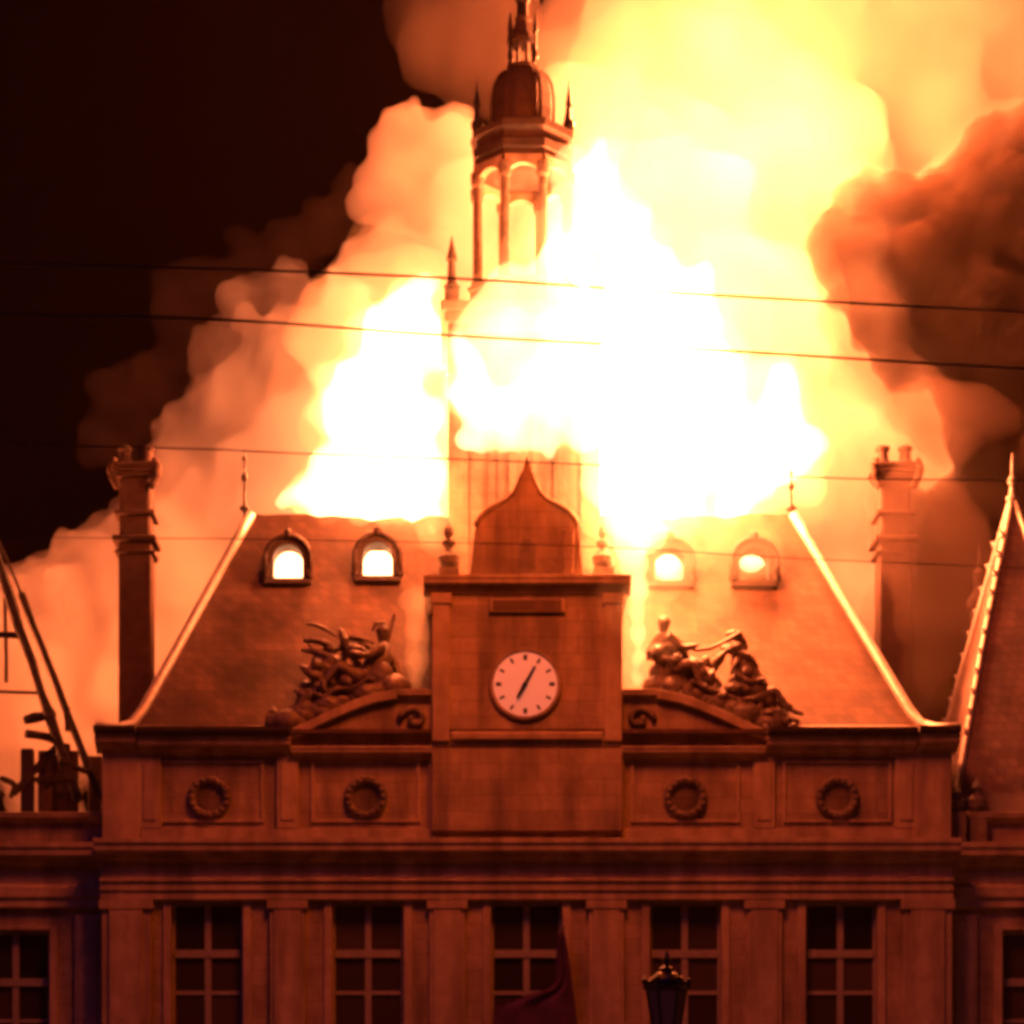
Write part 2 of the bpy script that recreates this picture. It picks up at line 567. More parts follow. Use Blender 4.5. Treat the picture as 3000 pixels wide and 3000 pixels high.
# carved cartouche in the middle bay
c = MB()
c.ball((0, .0, 15.75), .55, 16, 10, (1.0, .3, 1.35))
for i in range(26):
    a = random.uniform(0, 2 * PI); r_ = random.uniform(.75, 1.15)
    c.ball((r_ * math.cos(a) * 1.25, .02, 15.65 + r_ * math.sin(a) * .85), random.uniform(.1, .22), 8, 6, (1.2, .7, 1))
for sx in (-1, 1):
    c.tube([(sx * (.6 + .5 * t + .2 * math.sin(t * 5)), -.05, 16.6 - 1.8 * t) for t in [i / 9 for i in range(10)]], [.16 - .1 * i / 9 for i in range(10)], 8)
c.build('carved_cartouche', M['carved'], H, smooth=True)

# eaves cornice, broken by the clock gable
for (a, b) in ((-11.35, -6.9), (7.0, 11.35)):
    MB().profile(a, b, moulding(.05, 16.85, .55, .5)).build('eaves_cornice', M['trim'], H, bevel=.012)
    gt = MB().profile(a, b, [(.1, 17.38), (-.6, 17.38), (-.72, 17.46), (-.74, 17.56), (-.66, 17.56), (-.6, 17.5), (.1, 17.5)])
    gt.build('gutter', M['copper'], H)
for (a, b) in ((-12.6, -11.4), (11.4, 12.6)):
    MB().profile(a, b, moulding(-.05, 16.95, .5, .45)).build('eaves_cornice', M['trim'], H, bevel=.012)
    MB().profile(a, b, [(.1, 17.42), (-.62, 17.42), (-.74, 17.5), (-.76, 17.6), (-.68, 17.6), (-.62, 17.54), (.1, 17.54)]).build('gutter', M['copper'], H)
MB().profile(-6.88, 6.98, moulding(.05, 16.72, .4, .36)).build('eaves_cornice', M['trim'], H, bevel=.012)

# ---- hipped roof shell with bell-cast foot and dormer openings
rings = [(12.55, -.45, 15.4, 17.55), (12.0, .1, 14.9, 17.64), (11.62, .48, 14.55, 17.86), (11.36, .76, 14.3, 18.3), (8.45, 5.2, 9.9, 25.5)]
DORM = [(846, 1662), (1107, 1655), (1960, 1670), (2205, 1670)]
def on_front(px, py):
    Y = 3.0
    for _ in range(30):
        z = W(px, py, Y).z
        Y = .76 + (z - 18.3) / (25.5 - 18.3) * (5.2 - .76)
    return W(px, py, Y)
dorm_c = [on_front(*d) for d in DORM]
rf = MB()
for i in range(3):
    (hx, y0, y1, z), (hx2, y02, y12, z2) = rings[i], rings[i + 1]
    vs = [(-hx, y0, z), (hx, y0, z), (hx, y1, z), (-hx, y1, z), (-hx2, y02, z2), (hx2, y02, z2), (hx2, y12, z2), (-hx2, y12, z2)]
    rf.add(vs, [(0, 1, 5, 4), (1, 2, 6, 5), (2, 3, 7, 6), (3, 0, 4, 7)])
(hx, y0, y1, z), (hx2, y02, y12, z2) = rings[3], rings[4]
rf.add([(-hx, y0, z), (hx, y0, z), (hx, y1, z), (-hx, y1, z), (-hx2, y02, z2), (hx2, y02, z2), (hx2, y12, z2), (-hx2, y12, z2)],
       [(1, 2, 6, 5), (2, 3, 7, 6), (3, 0, 4, 7)])
def fr(xn, t):           # xn in metres at the given t, clipped to the hip
    return (xn, y0 + (y02 - y0) * t, z + (z2 - z) * t)
zc = sum(d.z for d in dorm_c) / 4
ta, tb = (zc - .47 - z) / (z2 - z), (zc + .72 - z) / (z2 - z)
def strip(t0, t1, holes):
    h0, h1 = hx + (hx2 - hx) * t0, hx + (hx2 - hx) * t1
    cur0, cur1 = -h0, -h1
    for a, b in holes + [(None, None)]:
        e0, e1 = (h0, h1) if a is None else (a, a)
        rf.add([fr(cur0, t0), fr(e0, t0), fr(e1, t1), fr(cur1, t1)], [(0, 1, 2, 3)])
        if b is not None:
            cur0 = cur1 = b
strip(0, ta, [])
strip(ta, tb, [(d.x - .56, d.x + .56) for d in dorm_c])
# ragged, burnt-through upper edge of the front slope
n = 40
top = []
h0 = hx + (hx2 - hx) * tb
for i in range(n + 1):
    u = -1 + 2 * i / n
    t = 1.0 - .02 * random.random()
    if abs(u) < .8:
        t -= .05 * random.random() * (1 - abs(u))
    top.append((u, t))
for i in range(n):
    (u0, t0), (u1, t1) = top[i], top[i + 1]
    ha, hb = hx + (hx2 - hx) * t0, hx + (hx2 - hx) * t1
    rf.add([fr(u0 * h0, tb), fr(u1 * h0, tb), fr(u1 * hb, t1), fr(u0 * ha, t0)], [(0, 1, 2, 3)])
rme = rf.mesh('roof', recalc=False); rme.materials.append(M['slate'])
ro = link('roof', rme, H)
so = ro.modifiers.new('thickness', 'SOLIDIFY'); so.thickness = .12; so.offset = -1
# lead hip cappings, flaring out at the foot
for sx in (-1, 1):
    pts = [Vector((sx * r_[0], r_[1], r_[3] + .04)) for r_ in rings]
    pts[-1] = pts[-2].lerp(pts[-1], .985)
    full = pts[:4] + [pts[3].lerp(pts[4], i / 8) for i in range(1, 9)]
    MB().tube(full, [.15] * 3 + [.155] * 9, 10).build('hip_capping', M['lead'], ro, smooth=True)
# finials at the ridge ends
for px, p0, p1 in ((717, 1310, 1500), (2318, 1360, 1500)):
    a, b = W(px, p1, 5.3), W(px, p0, 5.3)
    f = MB(); hgt = b.z - a.z
    f.lathe([(.03, a.z - .5), (.05, a.z), (.15, a.z + .06), (.16, a.z + .14), (.05, a.z + .22), (.035, a.z + hgt * .45), (.1, a.z + hgt * .5), (.1, a.z + hgt * .56),
             (.03, a.z + hgt * .62), (.025, a.z + hgt * .78), (.08, a.z + hgt * .82), (.02, a.z + hgt * .88), (.004, a.z + hgt)], a.x, a.y, 10)
    f.build('roof_finial', M['copper'], ro, smooth=True)

# dormers: round-headed bull's-eye windows in lead hoods
def arch_pts(hw, z0, zs, n=12):
    return [(-hw, z0), (hw, z0)] + [(hw * math.cos(PI * i / n), zs + hw * math.sin(PI * i / n)) for i in range(n + 1)]
for d in dorm_c:
    fy = d.y - .5
    dm_ = MB()
    outer = arch_pts(.66, d.z - .55, d.z + .12); inner = arch_pts(.45, d.z - .45, d.z + .12)
    no = len(outer)
    for ya, yb in ((fy, d.y + .36),):
        vs = [(d.x + x, ya, z_) for x, z_ in outer] + [(d.x + x, ya, z_) for x, z_ in inner] + [(d.x + x, yb, z_) for x, z_ in outer] + [(d.x + x, yb, z_) for x, z_ in inner]
        fs = []
        for i in range(no):
            j = (i + 1) % no
            fs += [(i, j, no + j, no + i), (j, i, 2 * no + i, 2 * no + j), (no + i, no + j, 3 * no + j, 3 * no + i)]
        dm_.add(vs, fs)
    do = dm_.build('dormer', M['copper'], H)
    hd = MB()
    arc = [(d.x + (.7) * math.cos(PI * i / 14), fy - .05, d.z + .12 + .7 * math.sin(PI * i / 14)) for i in range(15)]
    hd.tube([(d.x + .7, fy - .05, d.z - .35)] + arc + [(d.x - .7, fy - .05, d.z - .35)], .075, 8)
    hd.ball((d.x, fy - .07, d.z + .88), .12, 10, 8, (1, .8, 1.3))
    hd.build('hood_moulding', M['copper'], do, smooth=True)
    MB().box(d.x - .72, d.x + .72, fy - .14, fy + .12, d.z - .66, d.z - .53).build('sill', M['copper'], do, bevel=.02)
    for sx in (-1, 1):
        MB().tube([(d.x + sx * (.64 + .05 * math.sin(t * 6)), fy, d.z - .5 + t * .5) for t in (0, .2, .4, .6, .8, 1)], [.12, .14, .12, .09, .07, .05], 8).build('scroll', M['copper'], do, smooth=True)

# ---- clock gable block
b = MB()
b.box(-2.78, 2.78, -.35, 3.4, 14.6, 21.55)
b.build('clock_block', M['stone'], H, bevel=.03)
for sx in (-1, 1):
    a1, a2 = sorted((sx * 2.25, sx * 2.76))
    p = MB().box(a1, a2, -.45, -.35, 17.2, 21.4); p.box(a1 - .05, a2 + .05, -.5, -.35, 21.2, 21.5)
    p.build('corner_strip', M['trim'], H, bevel=.02)
bc = MB()
prof = moulding(-.35, 21.5, .38, .48)
bc.profile(-3.02, 3.02, prof)
for sx in (-1, 1):
    a1, a2 = sorted((sx * 2.75, sx * 3.02))
    bc.box(a1, a2, -.1, 3.5, 21.74, 21.975)
bc.build('block_cornice', M['trim'], H, bevel=.012)
MB().box(-1.1, 1.1, -.47, -.35, 20.95, 21.35).build('tablet_frame', M['trim'], H, bevel=.02)
MB().box(-1.0, 1.0, -.485, -.47, 21.0, 21.3).build('tablet', M['slate'], H)
p = MB()
p.profile(-2.2, 2.2, [(-.2, 17.25), (-.5, 17.25), (-.52, 17.4), (-.42, 17.5), (-.2, 17.5)])
p.build('string_course', M['trim'], H, bevel=.01)

# clock
cz = W(1539, 2004, -.45).z
CX = W(1539, 2004, -.45).x
ck = MB()
ck.ring((CX, -.40, cz), 1.0, .075, 40, 10)
clock = ck.build('clock', M['stone'], H, smooth=True)
dl = MB()
vs = [(CX + .94 * math.cos(2 * PI * i / 48), -.43, cz + .94 * math.sin(2 * PI * i / 48)) for i in range(48)]
dl.add(vs + [(x, -.36, z_) for x, _, z_ in vs], [tuple(range(48)), tuple(range(95, 47, -1))] + [((i + 1) % 48, i, 48 + i, 48 + (i + 1) % 48) for i in range(48)])
dl.build('dial', M['dial'], clock)
for i in range(12):
    a = 2 * PI * i / 12
    t = MB(); u = Vector((math.sin(a), 0, math.cos(a))); s_ = Vector((math.cos(a), 0, -math.sin(a)))
    q = Vector((CX, -.437, cz))
    r0, r1, hw = .70, .86, .035 if i % 3 else .055
    c4 = [q + u * r0 - s_ * hw, q + u * r0 + s_ * hw, q + u * r1 + s_ * hw, q + u * r1 - s_ * hw]
    t.add(c4 + [v + Vector((0, .012, 0)) for v in c4], [(0, 1, 2, 3), (7, 6, 5, 4), (0, 4, 5, 1), (1, 5, 6, 2), (2, 6, 7, 3), (3, 7, 4, 0)])
    t.build('hour_mark', M['iron'], clock)
def hand(name, ang, ln, tail, hw, y):
    u = Vector((math.sin(ang), 0, math.cos(ang))); s_ = Vector((math.cos(ang), 0, -math.sin(ang))); q = Vector((CX, y, cz))
    c = [q - u * tail - s_ * hw * .7, q - u * tail + s_ * hw * .7, q + s_ * hw, q + u * ln * .9 + s_ * hw * .7, q + u * ln, q + u * ln * .9 - s_ * hw * .7, q - s_ * hw]
    m_ = MB(); n_ = len(c)
    m_.add(c + [v + Vector((0, .015, 0)) for v in c], [tuple(range(n_)), tuple(range(2 * n_ - 1, n_ - 1, -1))] + [((i + 1) % n_, i, n_ + i, n_ + (i + 1) % n_) for i in range(n_)])
    m_.build(name, M['iron'], clock)
hand('minute_hand', R(29), .62, .1, .055, -.465)
hand('hour_hand', R(209), .5, .1, .07, -.49)
MB().ball((CX, -.47, cz), .07, 10, 8).build('hand_boss', M['iron'], clock, smooth=True)

# curved half pediments left and right of the block
for sx in (-1, 1):
    bot = 17.08
    top_pts = [(2.8, 18.62), (3.78, 18.62), (3.8, 18.6), (4.4, 18.5), (5.0, 18.3), (5.7, 18.0), (6.4, 17.66), (7.0, 17.38), (7.2, 17.3)]
    poly = [(2.8, bot), (7.2, bot)] + [(x, z_) for x, z_ in reversed(top_pts)]
    poly = [(sx * x, z_) for x, z_ in poly]
    MB().prism(poly, -.12, .9).build('half_pediment', M['stone'], H, bevel=.015)
    # raking moulding along the curve
    up = top_pts[2:]
    mould = [(x, z_ + .14) for x, z_ in up] + [(x, z_ - .14) for x, z_ in reversed(up)]
    MB().prism([(sx * x, z_) for x, z_ in mould], -.34, .88).build('raking_cornice', M['trim'], H, bevel=.02)
    a1, a2 = sorted((sx * 2.8, sx * 3.78))
    MB().profile(a1, a2, moulding(-.12, 18.4, .25, .34)).build('shoulder_block', M['trim'], H, bevel=.012)
    sc = MB()
    sc.tube([(sx * (3.3 + .42 * (1 - t) * math.cos(t * 8)), -.2, 17.9 + .36 * (1 - t) * math.sin(t * 8)) for t in [i / 18 for i in range(17)]], [.1] * 17, 8)
    sc.build('carved_scroll', M['carved'], H, smooth=True)

# ogee aedicule gable above the block
half = [(1.66, 21.98), (1.6, 22.6), (1.55, 23.2), (1.5, 23.5), (1.4, 23.72), (1.2, 23.95), (.9, 24.13), (.6, 24.28), (.38, 24.5), (.25, 24.78), (.16, 25.05), (.08, 25.35), (.0, 25.6)]
poly = [(-x, z_) for x, z_ in half[:-1]]
poly = [(x, z_) for x, z_ in reversed(poly)]
gpoly = poly[::-1]
outl = [(-1.66, 21.98), (1.66, 21.98)] + half[1:] + [(-x, z_) for x, z_ in reversed(half[1:-1])]
MB().prism(outl, -.3, .5).build('gable', M['stone'], H, bevel=.02)
rk = MB()
for sx in (-1, 1):
    up = half[3:11]
    rk.tube([(sx * x, -.3, z_) for x, z_ in up], [.08, .085, .085, .08, .07, .06, .05, .04], 8)
rk.build('gable_coping', M['stone'], H, smooth=True)
for x in (-1.2, 1.2):
    MB().box(x - .16, x + .16, -.36, -.3, 22.05, 23.4).build('gable_pilaster', M['stone'], H, bevel=.02)
MB().prism(arch_pts(.26, 22.15, 22.85), -.31, -.29).build('niche', M['carved'], H)
# vases on the block corners
for sx in (-1, 1):
    f = MB()
    z0 = 21.98
    f.box(sx * 2.28 - .3, sx * 2.28 + .3, .3, .9, z0, z0 + .5)
    f.lathe([(.14, z0 + .5), (.3, z0 + .66), (.34, z0 + .85), (.18, z0 + 1.0), (.1, z0 + 1.12), (.2, z0 + 1.22), (.2, z0 + 1.32), (.08, z0 + 1.4), (.16, z0 + 1.55), (.14, z0 + 1.7), (.02, z0 + 1.9)], sx * 2.28, .6, 12)
    f.build('vase', M['carved'], H, smooth=False)

# ---- tower shaft
TY = 4.7
TW = 2.16
t = MB()
t.box(-TW, TW, TY - TW, TY + TW, 17.15, 30.5)
t.build('tower_shaft', M['stone_dim'], H, bevel=.03)
for sx in (-1, 1):
    for sy in (-1, 1):
        p = MB()
        x, y = sx * (TW - .16), TY + sy * (TW - .16)
        p.box(x - .3, x + .3, y - .3, y + .3, 21.9, 30.4)
        p.build('tower_buttress', M['stone_dim'], H, bevel=.02)
for x in (-1.0, -.35, .35, 1.0):
    MB().box(x - .12, x + .12, TY - TW - .09, TY - TW, 22.0, 29.8).build('tower_lesene', M['stone_dim'], H, bevel=.02)
bl = MB().prism(arch_pts(.75, 26.4, 29.0), TY - TW - .06, TY - TW + .02)
tc_ = MB()
for z0, o_ in ((30.2, .12), (30.45, .24), (30.75, .38)):
    tc_.box(-TW - o_, TW + o_, TY - TW - o_, TY + TW + o_, z0, z0 + .3)
tc_.build('tower_cornice', M['trim'], H, bevel=.04)
for sx in (-1, 1):
    for sy in (-1, 1):
        f = MB(); x, y = sx * 2.2, TY + sy * 2.2
        f.box(x - .22, x + .22, y - .22, y + .22, 31.05, 31.45)
        f.lathe([(.17, 31.45), (.26, 31.55), (.14, 31.7), (.11, 32.3), (.17, 32.36), (.15, 32.46), (.03, 33.0), (.01, 33.1)], x, y, 8)
        f.build('pinnacle', M['carved'], H)

# ---- octagonal open lantern
OR = 1.52
la = MB()
la.lathe([(1.95, 31.05), (1.95, 31.3), (1.78, 31.4), (1.78, 31.95), (1.86, 32.0), (1.86, 32.12), (.2, 32.12)], 0, TY, 8, PI / 8)
lant = la.build('lantern', M['trim'], H, bevel=.02)
for k in range(8):
    a = PI / 8 + k * PI / 4
    x, y = OR * math.cos(a), TY + OR * math.sin(a)
    c = MB()
    c.lathe([(.2, 32.12), (.2, 32.3), (.155, 32.36), (.15, 33.5), (.14, 35.2), (.2, 35.3), (.22, 35.5), (.22, 35.66)], x, y, 10)
    c.build('column', M['carved'], lant, smooth=False)
# arches between the columns and octagonal entablature
ar = MB()
for k in range(8):
    a0, a1 = PI / 8 + k * PI / 4, PI / 8 + (k + 1) * PI / 4
    p0 = Vector((OR * math.cos(a0), TY + OR * math.sin(a0), 0)); p1 = Vector((OR * math.cos(a1), TY + OR * math.sin(a1), 0))
    nrm = ((p0 + p1) / 2 - Vector((0, TY, 0))).normalized() * .12
    N = 10
    for i in range(N):
        def pt(j):
            u = j / N
            s = abs(2 * u - 1)
            zl = 35.05 + .6 * math.sqrt(max(0, 1 - s * s))
            return p0.lerp(p1, u), zl
        (q0, zl0), (q1, zl1) = pt(i), pt(i + 1)
        vs = [q0 - nrm + Vector((0, 0, zl0)), q1 - nrm + Vector((0, 0, zl1)), q1 - nrm + Vector((0, 0, 35.9)), q0 - nrm + Vector((0, 0, 35.9)),
              q0 + nrm + Vector((0, 0, zl0)), q1 + nrm + Vector((0, 0, zl1)), q1 + nrm + Vector((0, 0, 35.9)), q0 + nrm + Vector((0, 0, 35.9))]
        ar.add(vs, [(0, 1, 2, 3), (7, 6, 5, 4), (0, 4, 5, 1), (3, 2, 6, 7)])
ar.build('arcade', M['trim'], lant)
MB().lathe([(1.25, 35.88), (1.6, 35.88), (1.6, 36.1), (1.66, 36.15), (1.66, 36.4), (1.56, 36.46), (1.56, 36.66), (1.68, 36.78), (1.7, 36.98), (.5, 37.02), (.5, 36.7), (1.25, 36.6)], 0, TY, 8, PI / 8).build('lantern_cornice', M['copper'], lant, bevel=.015)
for k in (0, 3, 4, 7):
    a = PI / 8 + k * PI / 4
    x, y = 1.54 * math.cos(a), TY + 1.54 * math.sin(a)
    f = MB().lathe([(.13, 36.98), (.19, 37.1), (.19, 37.25), (.09, 37.35), (.07, 37.7), (.12, 37.8), (.1, 37.92), (.03, 38.35), (.006, 38.6)], x, y, 8)
    f.build('lantern_pinnacle', M['iron'], lant)
# bell-shaped dome
MB().lathe([(1.35, 37.0), (1.2, 37.05), (1.07, 37.12), (1.03, 37.3), (1.05, 37.7), (1.03, 38.15), (.95, 38.55), (.8, 38.85), (.58, 39.03), (.44, 39.08), (.44, 39.12)], 0, TY, 16, PI / 16).build('dome', M['copper'], H, smooth=False)
for k in range(8):
    dr = MB()
    a = PI / 8 + k * PI / 4
    dr.tube([(r_ * math.cos(a), TY + r_ * math.sin(a), z_) for r_, z_ in ((1.12, 37.1), (1.04, 37.3), (1.06, 37.7), (1.04, 38.15), (.96, 38.55), (.81, 38.85), (.56, 39.04))], .04, 6)
    dr.build('dome_rib', M['copper'], H, smooth=True)
ul = MB()
ul.lathe([(.5, 39.1), (.52, 39.2), (.44, 39.26), (.1, 39.27)], 0, TY, 8, PI / 8)
for k in range(8):
    a = PI / 8 + k * PI / 4
    ul.tube([(.38 * math.cos(a), TY + .38 * math.sin(a), 39.2), (.36 * math.cos(a), TY + .36 * math.sin(a), 39.95)], .055, 6)
ul.lathe([(.1, 39.9), (.42, 39.9), (.5, 39.98), (.48, 40.08), (.36, 40.2), (.3, 40.45), (.24, 40.6), (.27, 40.72), (.17, 40.85)], 0, TY, 8, PI / 8)
ul.build('upper_lantern', M['copper'], H)
for k in range(4):
    a = PI / 4 + k * PI / 2
    MB().lathe([(.05, 39.26), (.1, 39.4), (.05, 39.6), (.045, 40.1), (.09, 40.2), (.02, 40.75)], .55 * math.cos(a), TY + .55 * math.sin(a), 8).build('lantern_pinnacle', M['iron'], lant)
MB().lathe([(.19, 40.8), (.17, 41.2), (.24, 41.3), (.24, 41.42), (.14, 41.5), (.12, 42.2), (.2, 42.35), (.2, 42.5), (.1, 42.6), (.07, 44.5), (.15, 44.65), (.13, 44.85), (.03, 45.0), (.015, 46.5)], 0, TY, 10).build('spire', M['iron'], H, smooth=False)

# ---- tall chimneys behind the pavilion ends
for sx in (-1, 1):
    cx, cyy = (-12.24 if sx < 0 else 11.85), 6.5
    zz = lambda z_: 1.7 + (z_ - 1.7) * .937
    c = MB()
    c.box(cx - .52, cx + .52, cyy - .52, cyy + .52, 10, zz(26.4))
    ch = c.build('chimney', M['brick'], H, bevel=.05)
    for z0, o_, h in ((26.0, .63, .12), (26.4, .7, .2), (27.3, .64, .16), (28.6, .6, .14), (28.74, .66, .16), (28.9, .72, .16)):
        MB().box(cx - o_, cx + o_, cyy - o_, cyy + o_, zz(z0), zz(z0 + h)).build('chimney_band', M['brick'], ch, bevel=.05)
    c = MB()
    c.box(cx - .50, cx + .50, cyy - .50, cyy + .50, zz(26.6), zz(28.6))
    c.build('chimney_neck', M['brick'], ch, bevel=.1)
    for k in (-1, 1):
        pot = MB()
        pot.lathe([(.2, zz(29.04)), (.24, zz(29.2)), (.19, zz(29.3)), (.17, zz(29.55)), (.23, zz(29.62)), (.23, zz(29.72)), (.15, zz(29.75))], cx + k * .36, cyy - .1, 12)
        pot.build('chimney_pot', M['brick'], ch)
    for k in (-1, 1):
        v = MB()
        v.tube([(cx + k * (.5 + .22 * math.sin(t * 2.6)), cyy - .6, zz(28.2 + 1.0 * t)) for t in [i / 8 for i in range(9)]], [.13, .13, .13, .14, .15, .15, .14, .12, .08], 8)
        v.build('chimney_bracket', M['brick'], ch, smooth=True)

# ================================================================== WINGS
def wing_walls(Wg, sx):
    xc = sx * 15.15
    a, b_ = sorted((sx * 12.47, sx * 19.0))
    y0 = .8
    w = MB()
    w.box(a, xc - WHW, y0, y0 + .6, WZ0 - .7, WZ1 - .75); w.box(xc + WHW, b_, y0, y0 + .6, WZ0 - .7, WZ1 - .75)
    w.box(a, b_, y0, y0 + .6, WZ1 - .75, 14.0); w.box(a, b_, y0, y0 + .6, 0, WZ0 - .7)
    w.box(a, b_, 11.0, 11.6, 0, 14.0)
    e0, e1 = sorted((sx * 18.4, sx * 19.0)); w.box(e0, e1, y0 + .6, 11.0, 0, 14.0)
    w.build('wall', M['stone'], Wg, bevel=.015)
    MB().box(a + .7, b_ - .7, 3.2, 3.4, 4, 13.9).build('dark_backing', M['dark'], Wg)  # near-black sheet standing in for the unlit room
    wo_ = link('window', wm['window'], Wg, (xc, y0, -.75))
    for k in ('mullion', 'transom', 'glazing_bar'):
        link(k, wm[k], wo_, (xc, y0, -.75))
    for me in pane_m.values():
        link('pane', me, wo_, (xc, y0, -.75))
    s_ = MB()
    s_.box(xc - WHW - .24, xc - WHW, y0 - .07, y0 + .05, WZ0 - .75, WZ1 - .63)
    s_.box(xc + WHW, xc + WHW + .24, y0 - .07, y0 + .05, WZ0 - .75, WZ1 - .63)
    s_.box(xc - WHW, xc + WHW, y0 - .07, y0 + .05, WZ1 - .748, WZ1 - .61)
    s_.build('window_surround', M['trim'], Wg, bevel=.02)
    for x in (sx * 12.95, sx * 17.4):
        p = MB()
        p.box(x - .38, x + .38, y0 - .16, y0, 0, 12.3)
        p.box(x - .28, x + .28, y0 - .21, y0 - .16, 0, 12.1)
        p.build('pilaster', M['trim'], Wg, bevel=.02)
    en = MB(); en.profile(a, b_, [(y0 + .2, 12.5), (y0 - .2, 12.5), (y0 - .2, 12.75), (y0 - .28, 12.8), (y0 - .28, 13.1), (y0 - .15, 13.2), (y0 - .15, 13.6), (y0 + .2, 13.6)])
    en.build('entablature', M['trim'], Wg, bevel=.012)
    MB().profile(a, b_, moulding(y0, 13.6, .7, .75)).build('cornice', M['trim'], Wg, bevel=.012)
    MB().box(a, b_, y0 - .05, y0 + .5, 14.36, 15.0).build('parapet', M['stone'], Wg, bevel=.03)
    MB().profile(a, b_, moulding(y0 - .05, 15.0, .3, .3)).build('parapet_coping', M['trim'], Wg, bevel=.012)

LW = thing('burnt_wing', (-15.7, .8, 0), 'left wing of the hall, roof burnt down to leaning charred rafters', 'building')
wing_walls(LW, -1)
def charred(a, b, th, name='charred_rafter', jit=.04):
    a, b = Vector(a), Vector(b)
    n_ = max(3, int((b - a).length / .6))
    pts = [a.lerp(b, i / n_) + Vector((random.uniform(-jit, jit), random.uniform(-jit, jit), random.uniform(-jit, jit))) for i in range(n_ + 1)]
    return MB().tube(pts, [th * random.uniform(.8, 1.1) for _ in pts], 5).build(name, M['char'], LW)
charred(W(-110, 1340, 4.2), W(228, 2345, 1.7), .17, jit=.015)
charred(W(62, 1740, 4.0), W(295, 2340, 2.1), .13, jit=.015)
charred(W(-60, 1440, 4.4), W(62, 1740, 4.0), .05, jit=.02)
charred(W(-300, 1860, 3.9), W(75, 1862, 3.6), .11, jit=.015)
charred(W(-300, 2025, 3.4), W(125, 2030, 3.0), .06, jit=.015)
charred(W(15, 1690, 4.5), W(18, 2000, 4.3), .06, jit=.015)
charred(W(-260, 1500, 5.5), W(-40, 2345, 2.2), .14, jit=.015)
charred(W(-400, 1500, 5.5), W(-200, 2345, 2.2), .14, jit=.015)
charred(W(40, 2320, 1.9), W(175, 2180, 2.8), .12)
charred(W(70, 2110, 2.6), W(165, 2090, 2.9), .16)
charred(W(75, 2150, 2.3), W(170, 2170, 2.7), .14)
charred(W(198, 2075, 2.4), W(200, 2140, 2.4), .11)
for i in range(12):
    px, py = random.uniform(-60, 280), random.uniform(2260, 2335)
    a = W(px, py, random.uniform(1.7, 3.0))
    charred(a, a + Vector((random.uniform(-1.0, 1.0), random.uniform(-.5, .6), random.uniform(-.25, .35))), random.uniform(.07, .13), 'charred_beam', .03)
# lit stubs of brickwork standing in the ruin
for i in range(9):
    q = W(random.uniform(60, 290), random.uniform(2170, 2320), random.uniform(3.2, 4.2))
    MB().box(q.x - .2, q.x + .2, q.y - .15, q.y + .15, 14.4, q.z).build('broken_masonry', M['brick'], LW, bevel=.04)

RW = thing('pyramid_roof_wing', (15.7, .8, 0), 'right wing of the hall under a steep dark pyramid roof with finial', 'building')
wing_walls(RW, 1)
apx = W(2965, 1450, 4.0)
bz = 15.3
py = MB()
bx0, bx1, by0, by1 = 12.55, 17.65, .75, 7.3
base = [(bx0, by0, bz), (bx1, by0, bz), (bx1, by1, bz), (bx0, by1, bz)]
def lerp3(a, b, t): return tuple(a[i] + (b[i] - a[i]) * t for i in range(3))
ap = (apx.x, apx.y, apx.z)
shr = lambda t, flare: [(apx.x + (b0[0] - apx.x) * t * flare, apx.y + (b0[1] - apx.y) * t * flare, bz + (apx.z - bz) * (1 - t)) for b0 in base]
lev = [base, shr(.93, .955), shr(.8, .97), shr(.5, 1.0), [tuple(lerp3(b0, ap, .985)) for b0 in base]]
vs = [v for l in lev for v in l]
fs = []
for i in range(len(lev) - 1):
    for k in range(4):
        fs.append((i * 4 + k, i * 4 + (k + 1) % 4, (i + 1) * 4 + (k + 1) % 4, (i + 1) * 4 + k))
fs.append((3, 2, 1, 0)); fs.append(tuple(range(len(vs) - 4, len(vs))))
py.add(vs, fs)
pr = py.build('roof', M['slate_red'], RW)
for k in range(4):
    MB().tube([lev[i][k] for i in range(len(lev))], [.12, .11, .11, .1, .09], 8).build('hip_capping', M['lead'], pr, smooth=True)
    # crockets along the hips
    out = (Vector(base[k]) - Vector((apx.x, apx.y, bz))).normalized()
    for i in range(11):
        t_ = .06 + .85 * i / 11
        q = Vector(lerp3(lev[2][k], ap, t_)) + out * .12
        cr = MB(); cr.ball(q, .1, 6, 5, (1, 1, 1.3)); cr.tube([q, q + out * .18 + Vector((0, 0, .12))], .05, 5, .02)
        cr.build('crocket', M['lead'], pr)
MB().lathe([(.16, apx.z - .25), (.2, apx.z - .1), (.1, apx.z), (.07, apx.z + .3), (.15, apx.z + .4), (.12, apx.z + .5), (.04, apx.z + .6), (.03, apx.z + 1.0), (.006, apx.z + 1.3)], apx.x, apx.y, 10).build('finial', M['lead'], pr, smooth=True)
q = W(2868, 1590, 7.0)
MB().lathe([(.3, 15), (.3, q.z - 2.2), (.4, q.z - 2.1), (.4, q.z - 1.9), (.16, q.z - 1.5), (.2, q.z - 1.0), (.08, q.z - .8), (.01, q.z)], q.x, q.y, 8).build('pinnacle', M['slate_red'], RW)
# vases and a broken bracket at the joint with the pavilion
for px, Yv, hh in ((2862, .75, 1.0), (2800, .6, .8)):
    q = W(px, 2430, Yv)
    v = MB(); z0 = 15.3
    v.box(q.x - .25, q.x + .25, q.y - .25, q.y + .25, z0 - .9, z0)
    v.lathe([(.12, z0), (.24, z0 + .2 * hh), (.27, z0 + .4 * hh), (.14, z0 + .55 * hh), (.1, z0 + .65 * hh), (.17, z0 + .75 * hh), (.03, z0 + hh)], q.x, q.y, 12)
    v.build('vase', M['carved'], RW)

